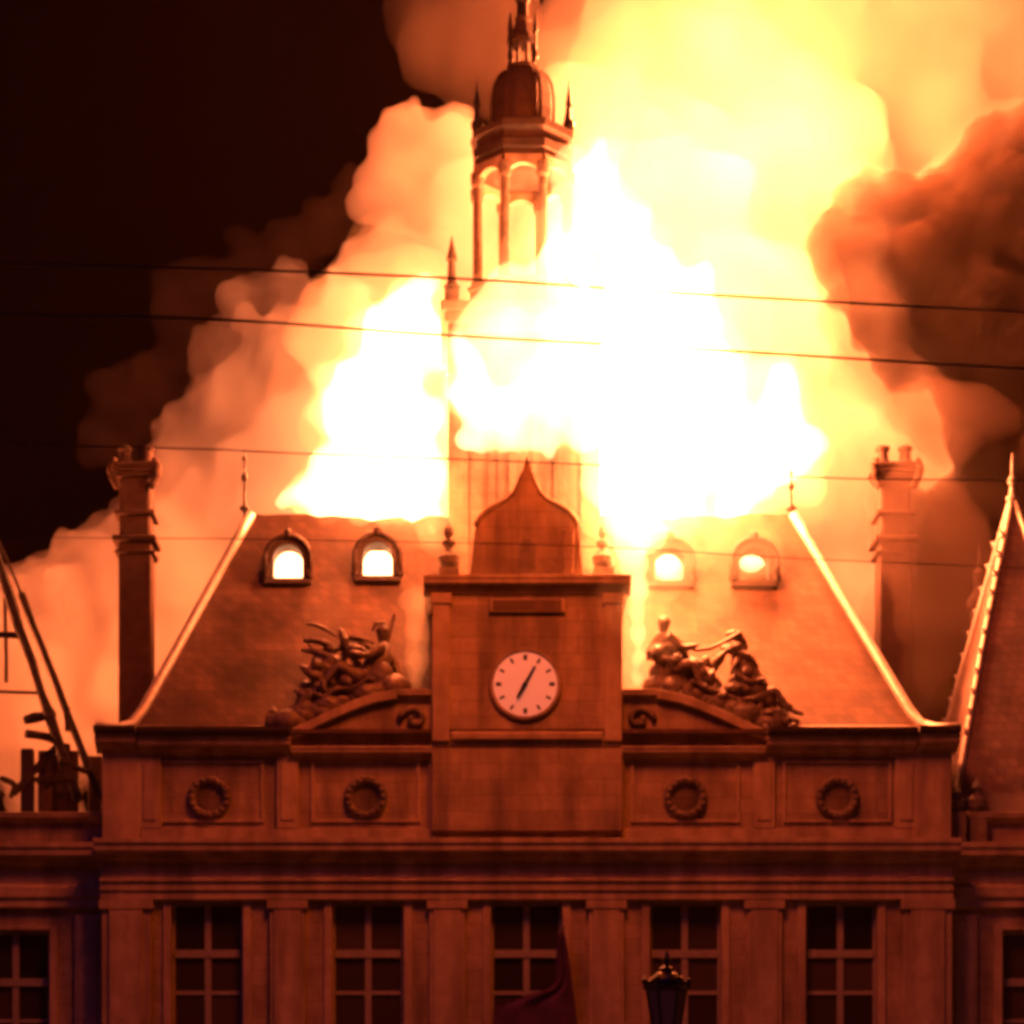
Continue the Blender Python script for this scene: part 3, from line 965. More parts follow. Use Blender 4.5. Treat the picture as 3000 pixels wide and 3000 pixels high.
# ================================================================== SCULPTURE
def skin_body(verts, edges, radii, name):
    me = bpy.data.meshes.new(name)
    me.from_pydata(verts, edges, [])
    o = bpy.data.objects.new('tmp', me); COL.objects.link(o)
    m_ = o.modifiers.new('skin', 'SKIN')
    m_.use_smooth_shade = True
    sd = me.skin_vertices[0].data
    for i, r_ in enumerate(radii):
        sd[i].radius = (r_, r_) if not isinstance(r_, tuple) else r_
    sd[0].use_root = True
    s2 = o.modifiers.new('sub', 'SUBSURF'); s2.levels = 2; s2.render_levels = 2
    return eval_mesh(o)
def figure(root, origin, s, flip, pose):
    """pose: dict of joints in a local frame (x out from the tower, y depth, z up), metres"""
    J = {k: Vector((origin[0] + flip * v[0] * s, origin[1] + v[1] * s, origin[2] + v[2] * s)) for k, v in pose.items()}
    order = ['pelvis', 'belly', 'chest', 'neck', 'head', 'crown', 'shl', 'ell', 'hal', 'fil', 'shr', 'elr', 'har', 'fir', 'hil', 'knl', 'anl', 'tol', 'hir', 'knr', 'anr', 'tor']
    rad = [.17, .15, .19, .075, .125, .10, .11, .075, .055, .035, .11, .075, .055, .035, .14, .10, .065, .05, .14, .10, .065, .05]
    ed = [('pelvis', 'belly'), ('belly', 'chest'), ('chest', 'neck'), ('neck', 'head'), ('head', 'crown'), ('chest', 'shl'), ('shl', 'ell'), ('ell', 'hal'), ('hal', 'fil'),
          ('chest', 'shr'), ('shr', 'elr'), ('elr', 'har'), ('har', 'fir'), ('pelvis', 'hil'), ('hil', 'knl'), ('knl', 'anl'), ('anl', 'tol'), ('pelvis', 'hir'), ('hir', 'knr'), ('knr', 'anr'), ('anr', 'tor')]
    me = skin_body([J[k] for k in order], [(order.index(a), order.index(b_)) for a, b_ in ed], [r_ * s * 1.2 for r_ in rad], 'figure')
    me.materials.clear(); me.materials.append(M['statue'])
    f = link('figure', me, root)
    return J, f
RECL = dict(pelvis=(.75, 0, .26), belly=(.6, 0, .5), chest=(.42, 0, .78), neck=(.34, -.02, 1.02), head=(.32, -.06, 1.2), crown=(.32, -.06, 1.34),
            shl=(.36, -.24, .9), ell=(.62, -.36, .66), hal=(.92, -.4, .7), fil=(1.05, -.4, .74), shr=(.3, .22, .9), elr=(.05, .3, .62), har=(-.05, .2, .3), fir=(-.05, .15, .18),
            hil=(.85, -.15, .26), knl=(1.3, -.22, .52), anl=(1.6, -.22, .1), tol=(1.8, -.22, .02), hir=(.85, .14, .24), knr=(1.4, .12, .24), anr=(1.95, .05, -.05), tor=(2.12, .05, -.1))
SEAT = dict(pelvis=(.3, 0, .5), belly=(.26, 0, .74), chest=(.2, -.02, 1.05), neck=(.18, -.05, 1.3), head=(.2, -.1, 1.47), crown=(.2, -.1, 1.62),
            shl=(.36, -.2, 1.14), ell=(.58, -.32, .88), hal=(.82, -.38, .92), fil=(.92, -.4, .95), shr=(.02, .12, 1.16), elr=(-.12, .0, .86), har=(.1, -.2, .7), fir=(.18, -.25, .66),
            hil=(.4, -.15, .5), knl=(.85, -.28, .56), anl=(.95, -.28, .12), tol=(1.12, -.34, .03), hir=(.38, .13, .48), knr=(.82, .1, .5), anr=(.9, .08, .08), tor=(1.06, .0, .0))
def drape(root, pts, width, name='drapery', th=.06):
    """a folded cloth band following pts"""
    m_ = MB(); n_ = len(pts); K = 12
    vs = []
    for i, p in enumerate(pts):
        for k in range(K):
            u = k / (K - 1)
            vs.append((p[0] + .05 * math.sin(u * 17 + i), p[1] - width / 2 + width * u, p[2] + .07 * math.sin(u * 21 + i * .8) - .18 * abs(u - .5)))
    fs = [(i * K + k, i * K + k + 1, (i + 1) * K + k + 1, (i + 1) * K + k) for i in range(n_ - 1) for k in range(K - 1)]
    m_.add(vs, fs)
    o = m_.build(name, M['statue'], root, smooth=True)
    s_ = o.modifiers.new('thick', 'SOLIDIFY'); s_.thickness = th
    return o
# left group: reclining figure with banners and trophies
Lp = W(1150, 2035, .4)
G1 = thing('sculpture_group', (Lp.x - .3, .4, Lp.z), 'carved stone figure group with fallen banners on the gable left of the clock', 'sculpture', 'gable sculptures')
J, f1 = figure(G1, (Lp.x + .15, .35, Lp.z + .12), 1.35, -1, RECL)
hm = MB(); hd = J['head']
hm.ball(hd + Vector((0, 0, .1)), .2, 12, 8, (1, 1.1, .9)); hm.tube([hd + Vector((.16, 0, .12)), hd + Vector((.05, 0, .34)), hd + Vector((-.22, 0, .33)), hd + Vector((-.3, 0, .1))], [.04, .07, .06, .03], 6)
hm.build('helmet', M['statue'], f1, smooth=True)
drape(G1, [(Lp.x - .55 - .22 * i, .25, Lp.z + .42 - .06 * i + .08 * math.sin(i * 1.7)) for i in range(9)], .7)
for i, (pa, pb, wd) in enumerate((((890, 1880), (1000, 1905), .2), ((885, 1905), (1030, 1960), .22), ((900, 1830), (990, 1870), .12), ((1000, 1875), (1095, 1885), .13), ((895, 1955), (1000, 1985), .1), ((980, 1945), (1050, 1925), .1))):
    a, b_ = W(*pa, .5), W(*pb, .35)
    mid = a.lerp(b_, .5) + Vector((0, -.12, .08))
    MB().tube([a, a.lerp(mid, .5) + Vector((0, 0, .04)), mid, mid.lerp(b_, .5) + Vector((0, 0, .03)), b_], [wd * .4, wd * .8, wd, wd * .75, wd * .35], 8, flat=.55).build('banner_fold', M['statue'], G1, smooth=True)
MB().tube([W(1010, 2080, .5), W(890, 1860, .6)], .045, 6).build('banner_pole', M['statue'], G1)
MB().tube([W(1100, 2040, .4), W(1155, 1800, .5)], .045, 6).build('spear', M['statue'], G1)
MB().tube([W(1135, 1885, .3), W(1118, 1940, .35), W(1085, 2000, .4), W(1020, 2055, .45)], [.13, .3, .36, .32], 12).build('cloak', M['statue'], G1, smooth=True)
sh = MB().ball(W(1120, 1980, .1), .42, 14, 8, (.75, .25, 1)); sh.build('shield', M['statue'], G1, smooth=True)
def carved_mass(root, outline, n_, seed):
    """tangled carved drapery, wings and trophies fused into one weathered mass"""
    rnd = random.Random(seed); m_ = MB()
    for _ in range(n_):
        i = rnd.randrange(len(outline) - 1); t_ = rnd.random()
        (x0, lo0, hi0), (x1, lo1, hi1) = outline[i], outline[i + 1]
        x = x0 + (x1 - x0) * t_; lo = lo0 + (lo1 - lo0) * t_; hi = hi0 + (hi1 - hi0) * t_
        yv = lo + (hi - lo) * rnd.random() ** 1.3
        c = W(x, yv, rnd.uniform(.1, .7))
        if rnd.random() < .6:
            d_ = Vector((rnd.gauss(0, 1), rnd.gauss(0, .4), rnd.gauss(.1, .6))).normalized() * rnd.uniform(.25, .5)
            bnd = Vector((0, -.1, rnd.uniform(-.12, .18)))
            w_ = rnd.uniform(.09, .18)
            m_.tube([c - d_, c - d_ * .4 + bnd * .7, c + bnd, c + d_ * .5 + bnd * .6, c + d_], [w_ * .5, w_, w_ * 1.15, w_ * .9, w_ * .3], 8)
        else:
            m_.ball(c, rnd.uniform(.12, .24), 10, 7, (rnd.uniform(.8, 1.4), 1, rnd.uniform(.7, 1.3)))
    for i in range(len(outline)):
        x, lo, hi = outline[i]
        m_.ball(W(x, lo - 15, .45), .34, 10, 7, (1.1, .9, .8)); m_.ball(W(x, (lo + hi) / 2 + 20, .5), .27, 10, 7)
    me = m_.mesh('tmp'); o = bpy.data.objects.new('tmp', me); COL.objects.link(o)
    r_ = o.modifiers.new('r', 'REMESH'); r_.mode = 'VOXEL'; r_.voxel_size = .035
    me = eval_mesh(o)
    me.materials.clear(); me.materials.append(M['statue'])
    me.polygons.foreach_set('use_smooth', np.ones(len(me.polygons), bool))
    return link('trophy_mass', me, root)
carved_mass(G1, [(880, 2110, 2010), (930, 2095, 1930), (990, 2080, 1870), (1060, 2060, 1880), (1120, 2045, 1905), (1160, 2035, 1960)], 80, 4)
u = MB(); q = W(800, 2162, .3)
u.lathe([(.2, q.z - .1), (.24, q.z + .05), (.12, q.z + .15), (.24, q.z + .4), (.22, q.z + .6), (.1, q.z + .7), (.14, q.z + .8), (.02, q.z + .95)], q.x, q.y, 12)
u.build('urn', M['statue'], G1)
rk_ = MB()
for i in range(9):
    t_ = i / 8
    q = W(850 + 300 * t_, 2140 - 105 * t_ ** .8, .35)
    rk_.ball(q + Vector((0, 0, .22)), random.uniform(.34, .52), 10, 7, (1.2, 1, .8))
rk_.build('rock_base', M['statue'], G1, smooth=True)

# right group: seated figure with outstretched arm, second figure, trailing drapery
Rp = W(1930, 2035, .4)
G2 = thing('sculpture_group', (Rp.x + .3, .4, Rp.z), 'carved stone group of two figures, one reaching out, on the gable right of the clock', 'sculpture', 'gable sculptures')
J, f2 = figure(G2, (Rp.x - .12, .35, Rp.z + .05), 1.35, 1, SEAT)
hd = J['head']
MB().ball(hd + Vector((0, .04, .06)), .19, 12, 8, (1, 1, 1)).build('hair', M['statue'], f2, smooth=True)
MB().tube([W(2010, 1890, .1), W(2040, 1905, 0), W(2080, 1900, 0), W(2120, 1882, .1), W(2165, 1858, .2)], [.05, .06, .06, .06, .09], 8).build('palm_branch', M['statue'], G2, smooth=True)
MB().tube([W(1932, 1850, .4), W(1942, 1900, .4), W(1962, 1960, .4), W(2000, 2020, .45)], [.12, .3, .36, .38], 12).build('cloak', M['statue'], G2, smooth=True)
MB().tube([W(2150, 1900, .4), W(2180, 1950, .4), W(2210, 2010, .4), W(2255, 2065, .45)], [.14, .34, .38, .3], 12).build('cloak', M['statue'], G2, smooth=True)
J, f3 = figure(G2, (W(2120, 2080, .45).x, .45, W(2120, 2080, .45).z), 1.12, 1, RECL)
MB().ball(J['head'] + Vector((0, .04, .06)), .17, 12, 8).build('hair', M['statue'], f3, smooth=True)
drape(G2, [(Rp.x + .9 + .24 * i, .3, Rp.z + .35 - .07 * i + .07 * math.sin(i * 1.9)) for i in range(9)], .7)
for pa, pb, wd in (((1955, 1960), (2000, 1990), .2), ((2040, 1965), (2080, 2010), .22), ((2190, 1930), (2215, 1990), .18), ((2215, 2030), (2262, 2075), .2), ((2255, 2085), (2320, 2110), .09), ((2250, 2130), (2330, 2150), .1)):
    a, b_ = W(*pa, .45), W(*pb, .3)
    MB().tube([a, a.lerp(b_, .33) + Vector((0, -.08, .05)), a.lerp(b_, .66) + Vector((0, -.08, .03)), b_], [wd * .5, wd, wd * .9, wd * .4], 8).build('trophy', M['statue'], G2, smooth=True)
carved_mass(G2, [(1925, 2035, 1870), (1965, 2045, 1890), (2020, 2060, 1910), (2090, 2075, 1900), (2160, 2100, 1880), (2205, 2120, 1950), (2260, 2145, 2060), (2310, 2160, 2110)], 120, 5)
u = MB(); q = W(2262, 2162, .3)
u.lathe([(.2, q.z - .1), (.24, q.z + .05), (.12, q.z + .15), (.24, q.z + .4), (.22, q.z + .6), (.1, q.z + .7), (.14, q.z + .8), (.02, q.z + .95)], q.x, q.y, 12)
u.build('urn', M['statue'], G2)
rk_ = MB()
for i in range(10):
    t_ = i / 9
    q = W(1930 + 320 * t_, 2035 + 110 * t_ ** 1.2, .35)
    rk_.ball(q + Vector((0, 0, .25)), random.uniform(.34, .54), 10, 7, (1.2, 1, .8))
rk_.build('rock_base', M['statue'], G2, smooth=True)

# ================================================================== STREET FURNITURE
def wire(pts, Y, r_, label):
    ws = [W(px, py_, Y) for px, py_ in pts]
    m_ = MB(); dense = []
    for i in range(len(ws) - 1):
        for k in range(10):
            t_ = k / 10
            p0 = ws[max(i - 1, 0)]; p1 = ws[i]; p2 = ws[i + 1]; p3 = ws[min(i + 2, len(ws) - 1)]
            dense.append(.5 * ((2 * p1) + (p2 - p0) * t_ + (2 * p0 - 5 * p1 + 4 * p2 - p3) * t_ ** 2 + (-p0 + 3 * p1 - 3 * p2 + p3) * t_ ** 3))
    dense.append(ws[-1])
    m_.tube(dense, r_, 6)
    return tag(m_.build('overhead_wire', M['wire'], smooth=True), label, 'wire', 'overhead wires')
wire([(-700, 765), (427, 782), (1335, 816), (2080, 864), (3000, 913), (3900, 950)], -48, .013, 'upper of the two dark overhead cables crossing in front of the tower lantern')
wire([(-700, 915), (528, 932), (1289, 981), (2080, 1025), (3000, 1080), (3900, 1120)], -48, .013, 'lower of the two dark overhead cables crossing in front of the tower shaft')
wire([(-700, 1290), (466, 1312), (870, 1328), (1700, 1360), (2422, 1400), (3000, 1408), (3900, 1430)], -35, .011, 'thin faint cable just above the roof ridge')
wire([(-700, 1570), (450, 1577), (714, 1579), (1700, 1600), (2422, 1640), (3900, 1700)], -35, .007, 'thinnest cable, crossing the left chimney below its crown')

# street lamp: iron lantern with crown, standing in the square
SL = W(1953, 2900, -32)
lk = (D - 32) / D
SLt = thing('street_lamp', (SL.x, SL.y, 0), 'black iron street lamp with crowned lantern in front of a dark window', 'street lamp')
zt = SL.z
p = MB()
p.lathe([(.28, 0), (.28, .15), (.2, .25), (.17, .9), (.2, 1.0), (.09, 1.2), (.07, zt - 1.6), (.1, zt - 1.5), (.05, zt - 1.3), (.06, zt - .95), (.16, zt - .85)], SL.x, SL.y, 14)
p.build('post', M['iron'], SLt, smooth=False)
p = MB()
ph = PI / 4
p.lathe([(.12, zt - .86), (.2, zt - .82), (.22, zt - .78), (.12, zt - .77)], SL.x, SL.y, 6, 0)
for k in range(6):
    a = k * PI / 3
    p.tube([(SL.x + .20 * math.cos(a), SL.y + .20 * math.sin(a), zt - .8), (SL.x + .33 * math.cos(a), SL.y + .33 * math.sin(a), zt - .02)], .022, 5)
p.lathe([(.30, zt - .04), (.38, zt), (.40, zt + .05), (.33, zt + .1), (.2, zt + .1)], SL.x, SL.y, 6, 0)
p.build('lantern_frame', M['iron'], SLt)
for k in range(6):
    a0, a1 = k * PI / 3, (k + 1) * PI / 3
    q = MB()
    v4 = [(SL.x + .185 * math.cos(a0), SL.y + .185 * math.sin(a0), zt - .78), (SL.x + .185 * math.cos(a1), SL.y + .185 * math.sin(a1), zt - .78),
          (SL.x + .315 * math.cos(a1), SL.y + .315 * math.sin(a1), zt - .03), (SL.x + .315 * math.cos(a0), SL.y + .315 * math.sin(a0), zt - .03)]
    v4b = [(SL.x + (x - SL.x) * .96, SL.y + (y - SL.y) * .96, z_) for x, y, z_ in v4]
    q.add(v4 + v4b, [(0, 1, 2, 3), (7, 6, 5, 4), (0, 4, 5, 1), (1, 5, 6, 2), (2, 6, 7, 3), (3, 7, 4, 0)])
    q.build('pane', M['lamp_glass'], SLt)
p = MB()
p.lathe([(.33, zt + .1), (.31, zt + .16), (.2, zt + .26), (.13, zt + .3), (.12, zt + .36), (.06, zt + .4), (.05, zt + .46), (.09, zt + .5), (.05, zt + .55), (.01, zt + .66)], SL.x, SL.y, 12)
p.build('cap', M['iron'], SLt)
p = MB()
for k in range(6):
    a = k * PI / 3
    x, y = SL.x + .37 * math.cos(a), SL.y + .37 * math.sin(a)
    p.ball((x, y, zt + .14), .055, 8, 6); p.tube([(x, y, zt + .05), (x, y, zt + .28)], .03, 6, .006)
p.build('crown_ornament', M['iron'], SLt, smooth=True)
p = MB()
for k in (1, 2, 4, 5):
    a = k * PI / 3 + PI / 6
    p.ball((SL.x + .24 * math.cos(a), SL.y + .24 * math.sin(a), zt + .19), .055, 8, 6, (1, 1, .6))
p.build('cap_boss', M['lead'], SLt, smooth=True)

# flag hanging from a pole above the entrance, in front of the middle window
FP = thing('flag', (0.15, -.3, 8.6), 'dark purple flag hanging slack in front of the middle window', 'flag')
top_ = W(1650, 2715, -.5)
base_ = Vector((.9, -.2, 8.3))
MB().tube([base_, top_], .035, 8).build('flagpole', M['iron'], FP, smooth=True)
fl = MB(); NU, NV = 22, 16
vs = []
for i in range(NV + 1):
    v_ = i / NV
    for j in range(NU + 1):
        u_ = j / NU
        right = W(1652 + 46 * v_ ** .8, 2730 + 330 * v_, -.5)
        sw = min(1, max(0, (v_ - .45) / .22)); sw = sw * sw * (3 - 2 * sw)
        left = W(1634 - 20 * v_ - 175 * sw, 2735 + 330 * v_, -.45)
        p_ = right.lerp(left, u_)
        vs.append((p_.x, p_.y - .12 + .07 * math.sin(u_ * 14 + v_ * 2), p_.z - .5 * u_ * (1 - v_) * 0))
fl.add(vs, [(i * (NU + 1) + j, i * (NU + 1) + j + 1, (i + 1) * (NU + 1) + j + 1, (i + 1) * (NU + 1) + j) for i in range(NV) for j in range(NU)])
fo = fl.build('cloth', M['cloth'], FP, smooth=True)
fo.modifiers.new('thick', 'SOLIDIFY').thickness = .01

# ================================================================== FIRE AND SMOKE
def turb(p, seed, octaves=5):
    """billowy fractal noise, about -0.6 .. 0.6"""
    rs = np.random.RandomState(seed)
    tab = rs.rand(64, 64, 64).astype(np.float32)
    out = np.zeros(len(p)); a_, tot = 1.0, 0.0
    for _ in range(octaves):
        i = np.floor(p).astype(int); f = p - i; f = f * f * (3 - 2 * f)
        v = 0
        for dx in (0, 1):
            for dy in (0, 1):
                for dz in (0, 1):
                    w_ = (f[:, 0] if dx else 1 - f[:, 0]) * (f[:, 1] if dy else 1 - f[:, 1]) * (f[:, 2] if dz else 1 - f[:, 2])
                    v = v + w_ * tab[(i[:, 0] + dx) % 64, (i[:, 1] + dy) % 64, (i[:, 2] + dz) % 64]
        out += a_ * np.abs(2 * v - 1); tot += a_
        p = p * 2.03 + 17.1; a_ *= .55
    return (out / tot - .33) * 1.8
def ico(sub):
    bm = bmesh.new(); bmesh.ops.create_icosphere(bm, subdivisions=sub, radius=1.0)
    v = np.array([x.co[:] for x in bm.verts]); f = np.array([[w_.index for w_ in x.verts] for x in bm.faces]); bm.free()
    return v, f
ICO = {2: ico(2), 3: ico(3)}
def puff_mesh(name, spheres, voxel, levels=((.45, 9), (.22, 14)), amp=.3, nscale=.5, stretch=(1, 1, 1), seed=1, disp2=0.0):
    """billowing closed surface: big puffs carrying smaller puffs, fused, then roughened"""
    rnd = random.Random(seed)
    allp = []
    for c, r_ in spheres:
        allp.append((c, r_))
        parents = [(c, r_)]
        for frac, cnt in levels:
            nxt = []
            for pc, prr in parents[:40]:
                for _ in range(cnt):
                    d_ = Vector((rnd.gauss(0, 1), rnd.gauss(0, 1), rnd.gauss(0, 1))).normalized()
                    d_.y *= .7
                    rr = prr * frac * rnd.uniform(.7, 1.25)
                    q = pc + d_ * prr * rnd.uniform(.75, .95)
                    nxt.append((q, rr))
            allp += nxt
            parents = rnd.sample(nxt, min(len(nxt), 6))
    vs, fs, off = [], [], 0
    st = np.array(stretch)
    for c, r_ in allp:
        if r_ < voxel * 1.1:
            continue
        tv, tf = ICO[2 if r_ < 1.5 else 3]
        vs.append(tv * r_ * st + np.array(c)); fs.append(tf + off); off += len(tv)
    vs = np.concatenate(vs).astype(np.float32); fs = np.concatenate(fs).astype(np.int32)
    me = bpy.data.meshes.new(name)
    me.vertices.add(len(vs)); me.vertices.foreach_set('co', vs.ravel())
    me.loops.add(len(fs) * 3); me.loops.foreach_set('vertex_index', fs.ravel())
    me.polygons.add(len(fs)); me.polygons.foreach_set('loop_start', np.arange(0, len(fs) * 3, 3, dtype=np.int32))
    me.update(calc_edges=True)
    o = bpy.data.objects.new('tmp', me); COL.objects.link(o)
    m_ = o.modifiers.new('remesh', 'REMESH'); m_.mode = 'VOXEL'; m_.voxel_size = voxel
    s_ = o.modifiers.new('smooth', 'SMOOTH'); s_.factor = .5; s_.iterations = 2
    me = eval_mesh(o)
    me.update()
    nv = len(me.vertices)
    co = np.empty(nv * 3, np.float32); no = np.empty(nv * 3, np.float32)
    me.vertices.foreach_get('co', co); me.vertices.foreach_get('normal', no)
    co = co.reshape(-1, 3); no = no.reshape(-1, 3)
    k = turb(co * nscale + np.array((seed * 13.7, seed * 5.1, seed * 3.3)), seed)
    co = co + no * (k * amp)[:, None]
    me.vertices.foreach_set('co', co.astype(np.float32).ravel())
    me.update()
    o = bpy.data.objects.new('tmp', me); COL.objects.link(o)
    m_ = o.modifiers.new('remesh', 'REMESH'); m_.mode = 'VOXEL'; m_.voxel_size = voxel
    s_ = o.modifiers.new('smooth', 'SMOOTH'); s_.factor = .5; s_.iterations = 1
    me = eval_mesh(o)
    me.polygons.foreach_set('use_smooth', np.ones(len(me.polygons), bool))
    return me
def cloud(name, mat, spheres, label, cat, **kw):
    me = puff_mesh(name, [(W(px, py_, Y), r_ * (D + Y) / D / 100) for px, py_, Y, r_ in spheres], **kw)
    me.materials.clear(); me.materials.append(mat)
    o = link(name, me)
    return tag(o, label, cat, kind='stuff')

M['smoke_pale'] = smoke_mat('pale_smoke', .45, (.82, .80, .78))
M['smoke_glow'] = smoke_mat('bright_smoke', .28, (.85, .83, .8))
M['smoke_dark'] = smoke_mat('dark_smoke', 1.5, (.065, .045, .032))
M['smoke_thin'] = smoke_mat('thin_smoke', .26, (.2, .15, .12))
M['smoke_rust'] = smoke_mat('rust_smoke', .5, (.2, .17, .15))
M['flame_core'] = flame_mat('flame_core', 5.5, (1.0, .36, .15))
M['flame_mid'] = flame_mat('flame_body', 1.8, (1.0, .28, .08))
M['flame_yellow'] = flame_mat('flame_yellow', 3.2, (1.0, .32, .11))
M['flame_rim'] = flame_mat('flame_fringe', .5, (1.0, .22, .055))
M['glow_veil'] = flame_mat('glow_veil', .17, (1.0, .2, .045))  # faint emission layer, also adds soft bloom round the fires
M['flame_attic'] = flame_mat('attic_fire', 5.0, (1.0, .36, .15))

cloud('smoke', M['smoke_pale'], [
    (40, 1900, 18, 210), (210, 1790, 18, 200), (360, 1720, 18, 220), (150, 2100, 18, 240), (420, 2050, 18, 240), (560, 1600, 17, 220), (640, 1900, 18, 240), (620, 1430, 17, 170),
    (600, 1270, 18, 120), (520, 1330, 18, 70), (740, 1250, 17, 200), (700, 1090, 18, 110), (830, 1060, 17, 160), (760, 900, 18, 85), (880, 890, 18, 100), (1000, 880, 17, 120), (1130, 820, 17, 150), (1010, 1100, 16.5, 230),
    (1200, 600, 17, 110), (1230, 430, 17, 105), (1160, 400, 17.5, 60), (1150, 520, 17.5, 70), (1330, 450, 17, 130), (1340, 650, 17, 180), (1500, 560, 18, 130), (1560, 720, 18, 170), (1480, 420, 18.5, 80), (1330, 900, 17, 220), (1100, 1150, 16, 250), (900, 1380, 16, 260), (1250, 1320, 17, 260)],
    'pale peach smoke bank drifting left behind the roof', 'smoke', voxel=.16, seed=3, amp=1.2, nscale=.5, levels=((.42, 11), (.42, 9)))
cloud('smoke', M['smoke_glow'], [
    (1780, 380, 20, 210), (1960, 150, 22, 300), (2300, 100, 24, 320), (2700, 50, 26, 330), (3050, 0, 27, 320), (1900, 650, 20, 320), (2300, 550, 22, 330), (2700, 380, 27, 280), (3000, 300, 28, 260),
    (2100, 1050, 19, 350), (2500, 950, 21, 270), (2350, 1400, 19, 280), (1750, 1000, 18, 300), (1850, -80, 22, 210), (2300, -250, 25, 350), (2800, -300, 27, 350), (1800, 1450, 18, 280), (2600, 1500, 20, 220), (2480, 1780, 19, 190), (2450, 2000, 19, 180), (2700, 800, 24, 280), (3000, 700, 25, 280), (2680, 1180, 22, 230), (2900, 1250, 24, 260), (2800, 1550, 23, 240)],
    'towering bright yellow smoke column rising right of the spire', 'smoke', voxel=.3, seed=5, amp=1.6, nscale=.33, levels=((.42, 10), (.42, 8)))
cloud('smoke', M['smoke_dark'], [
    (2480, 580, 12, 60), (2445, 640, 12, 60), (2450, 730, 12, 70), (2500, 840, 12, 80), (2560, 940, 12, 85), (2650, 1050, 11.5, 100), (2560, 590, 12, 80), (2640, 590, 12, 80), (2740, 590, 11.5, 90), (2830, 520, 11.5, 90), (2900, 440, 11.5, 80), (2990, 440, 11.5, 90), (3120, 430, 11.5, 130), (2560, 740, 11.5, 110), (2720, 760, 11.5, 150), (2900, 680, 11.5, 180), (3100, 700, 11.5, 220),
    (2850, 920, 11.5, 190), (2700, 940, 11.5, 110), (3080, 950, 11.5, 220), (2940, 1120, 11.5, 180), (3120, 1250, 11.5, 230), (2930, 1350, 10.5, 150), (3080, 1450, 10.5, 230), (2820, 1560, 10.5, 160), (3000, 1750, 10.5, 230), (2780, 1800, 10.5, 160), (2980, 2050, 10.5, 250), (2740, 2060, 10.5, 160), (3100, 2300, 10.5, 220), (2660, 1930, 11, 100)],
    'dense rust brown smoke bank with a ragged top at the right over the wing', 'smoke', voxel=.18, seed=8, amp=.8, nscale=.8, levels=((.42, 10), (.42, 8)))
cloud('smoke', M['smoke_thin'], [
    (2440, 640, 11, 80), (2450, 760, 11, 110), (2490, 900, 11, 120), (2560, 1050, 10.5, 130), (2640, 1150, 10, 110), (2780, 1250, 9, 130), (2740, 2080, 4.8, 100), (2800, 1800, 6, 140), (2600, 1800, 7, 90), (2650, 2050, 7, 90), (2780, 1550, 6, 130), (2650, 1420, 5, 80), (2620, 1560, 5, 90), (2690, 1200, 8, 110), (2690, 1400, 4.8, 100), (2630, 1650, 4.8, 100), (2650, 1500, 4.8, 90), (2680, 1820, 4.8, 90), (2720, 1980, 4.8, 90)],
    'thin rust coloured smoke veil trailing past the right chimney', 'smoke', voxel=.34, seed=17, amp=.9, nscale=.5)
cloud('smoke', M['smoke_rust'], [
    (1290, 130, 21, 140), (1400, 60, 21, 160), (1390, 230, 20.5, 110), (1230, 20, 22, 120), (1450, 150, 21, 110), (1330, -100, 22, 190), (1450, 300, 20.5, 80), (1290, 240, 20.5, 60)],
    'dim rust coloured smoke puff behind the spire top', 'smoke', voxel=.34, seed=11, amp=.8, nscale=.5)
cloud('smoke', smoke_mat('fringe_smoke', .07, (.4, .3, .25)), [
    (400, 1200, 20, 110), (330, 1290, 20, 100), (470, 1120, 20, 100), (560, 960, 20, 110), (540, 860, 20, 80), (650, 840, 20, 100), (760, 780, 20, 90), (860, 740, 20, 90), (960, 680, 20, 90), (1040, 600, 20, 80)],
    'thin brown smoke fringe along the left edge of the bank', 'smoke', voxel=.2, seed=13, amp=1.0, nscale=.7)

def scaled(sp, k, dy=0.0):
    return [(px, py_, Y + dy, r_ * k) for px, py_, Y, r_ in sp]
def fire(label, sp, layers, voxel, seed, stretch=(.85, .75, 1.15), amp=.6, nscale=.5):
    """one fire: the wide fringe is the thing itself, hotter bodies are its parts"""
    root = None
    for i, (k, mat) in enumerate(layers):
        kw = dict(voxel=voxel * (1.35 if i == 0 else 1), seed=seed + i, amp=amp * 1.5, nscale=nscale * (1.0 + .25 * i), stretch=stretch, levels=((.45, 5),) if i == 0 else ())
        me = puff_mesh('flames', [(W(px, py_, Y), r_ * k * (D + Y) / D / 100) for px, py_, Y, r_ in sp], **kw)
        me.materials.clear(); me.materials.append(M[mat])
        if i == 0:
            root = tag(link('flames', me), label, 'fire', kind='stuff')
        else:
            link('flame_core' if i == len(layers) - 1 else 'flame_body', me, root)
    return root
L3 = ((1.5, 'glow_veil'), (1.28, 'flame_rim'), (1.08, 'flame_mid'), (.86, 'flame_core'))
fire('white hot flames bursting through the left roof ridge',
     [(1170, 1130, 8.0, 110), (1230, 1250, 8.0, 110), (1090, 1270, 8.0, 140), (1230, 1390, 8.0, 120), (1010, 1390, 8.0, 110), (900, 1440, 8.0, 70), (1210, 1020, 8.0, 60), (830, 1470, 8, 40), (1100, 1520, 8.0, 110), (960, 1530, 8.0, 80), (1250, 1510, 8.0, 90), (1200, 920, 8, 90), (1120, 1020, 8, 110), (1265, 1000, 8, 95), (1010, 1180, 8, 110), (1255, 840, 8.2, 60)], L3, .22, 21)
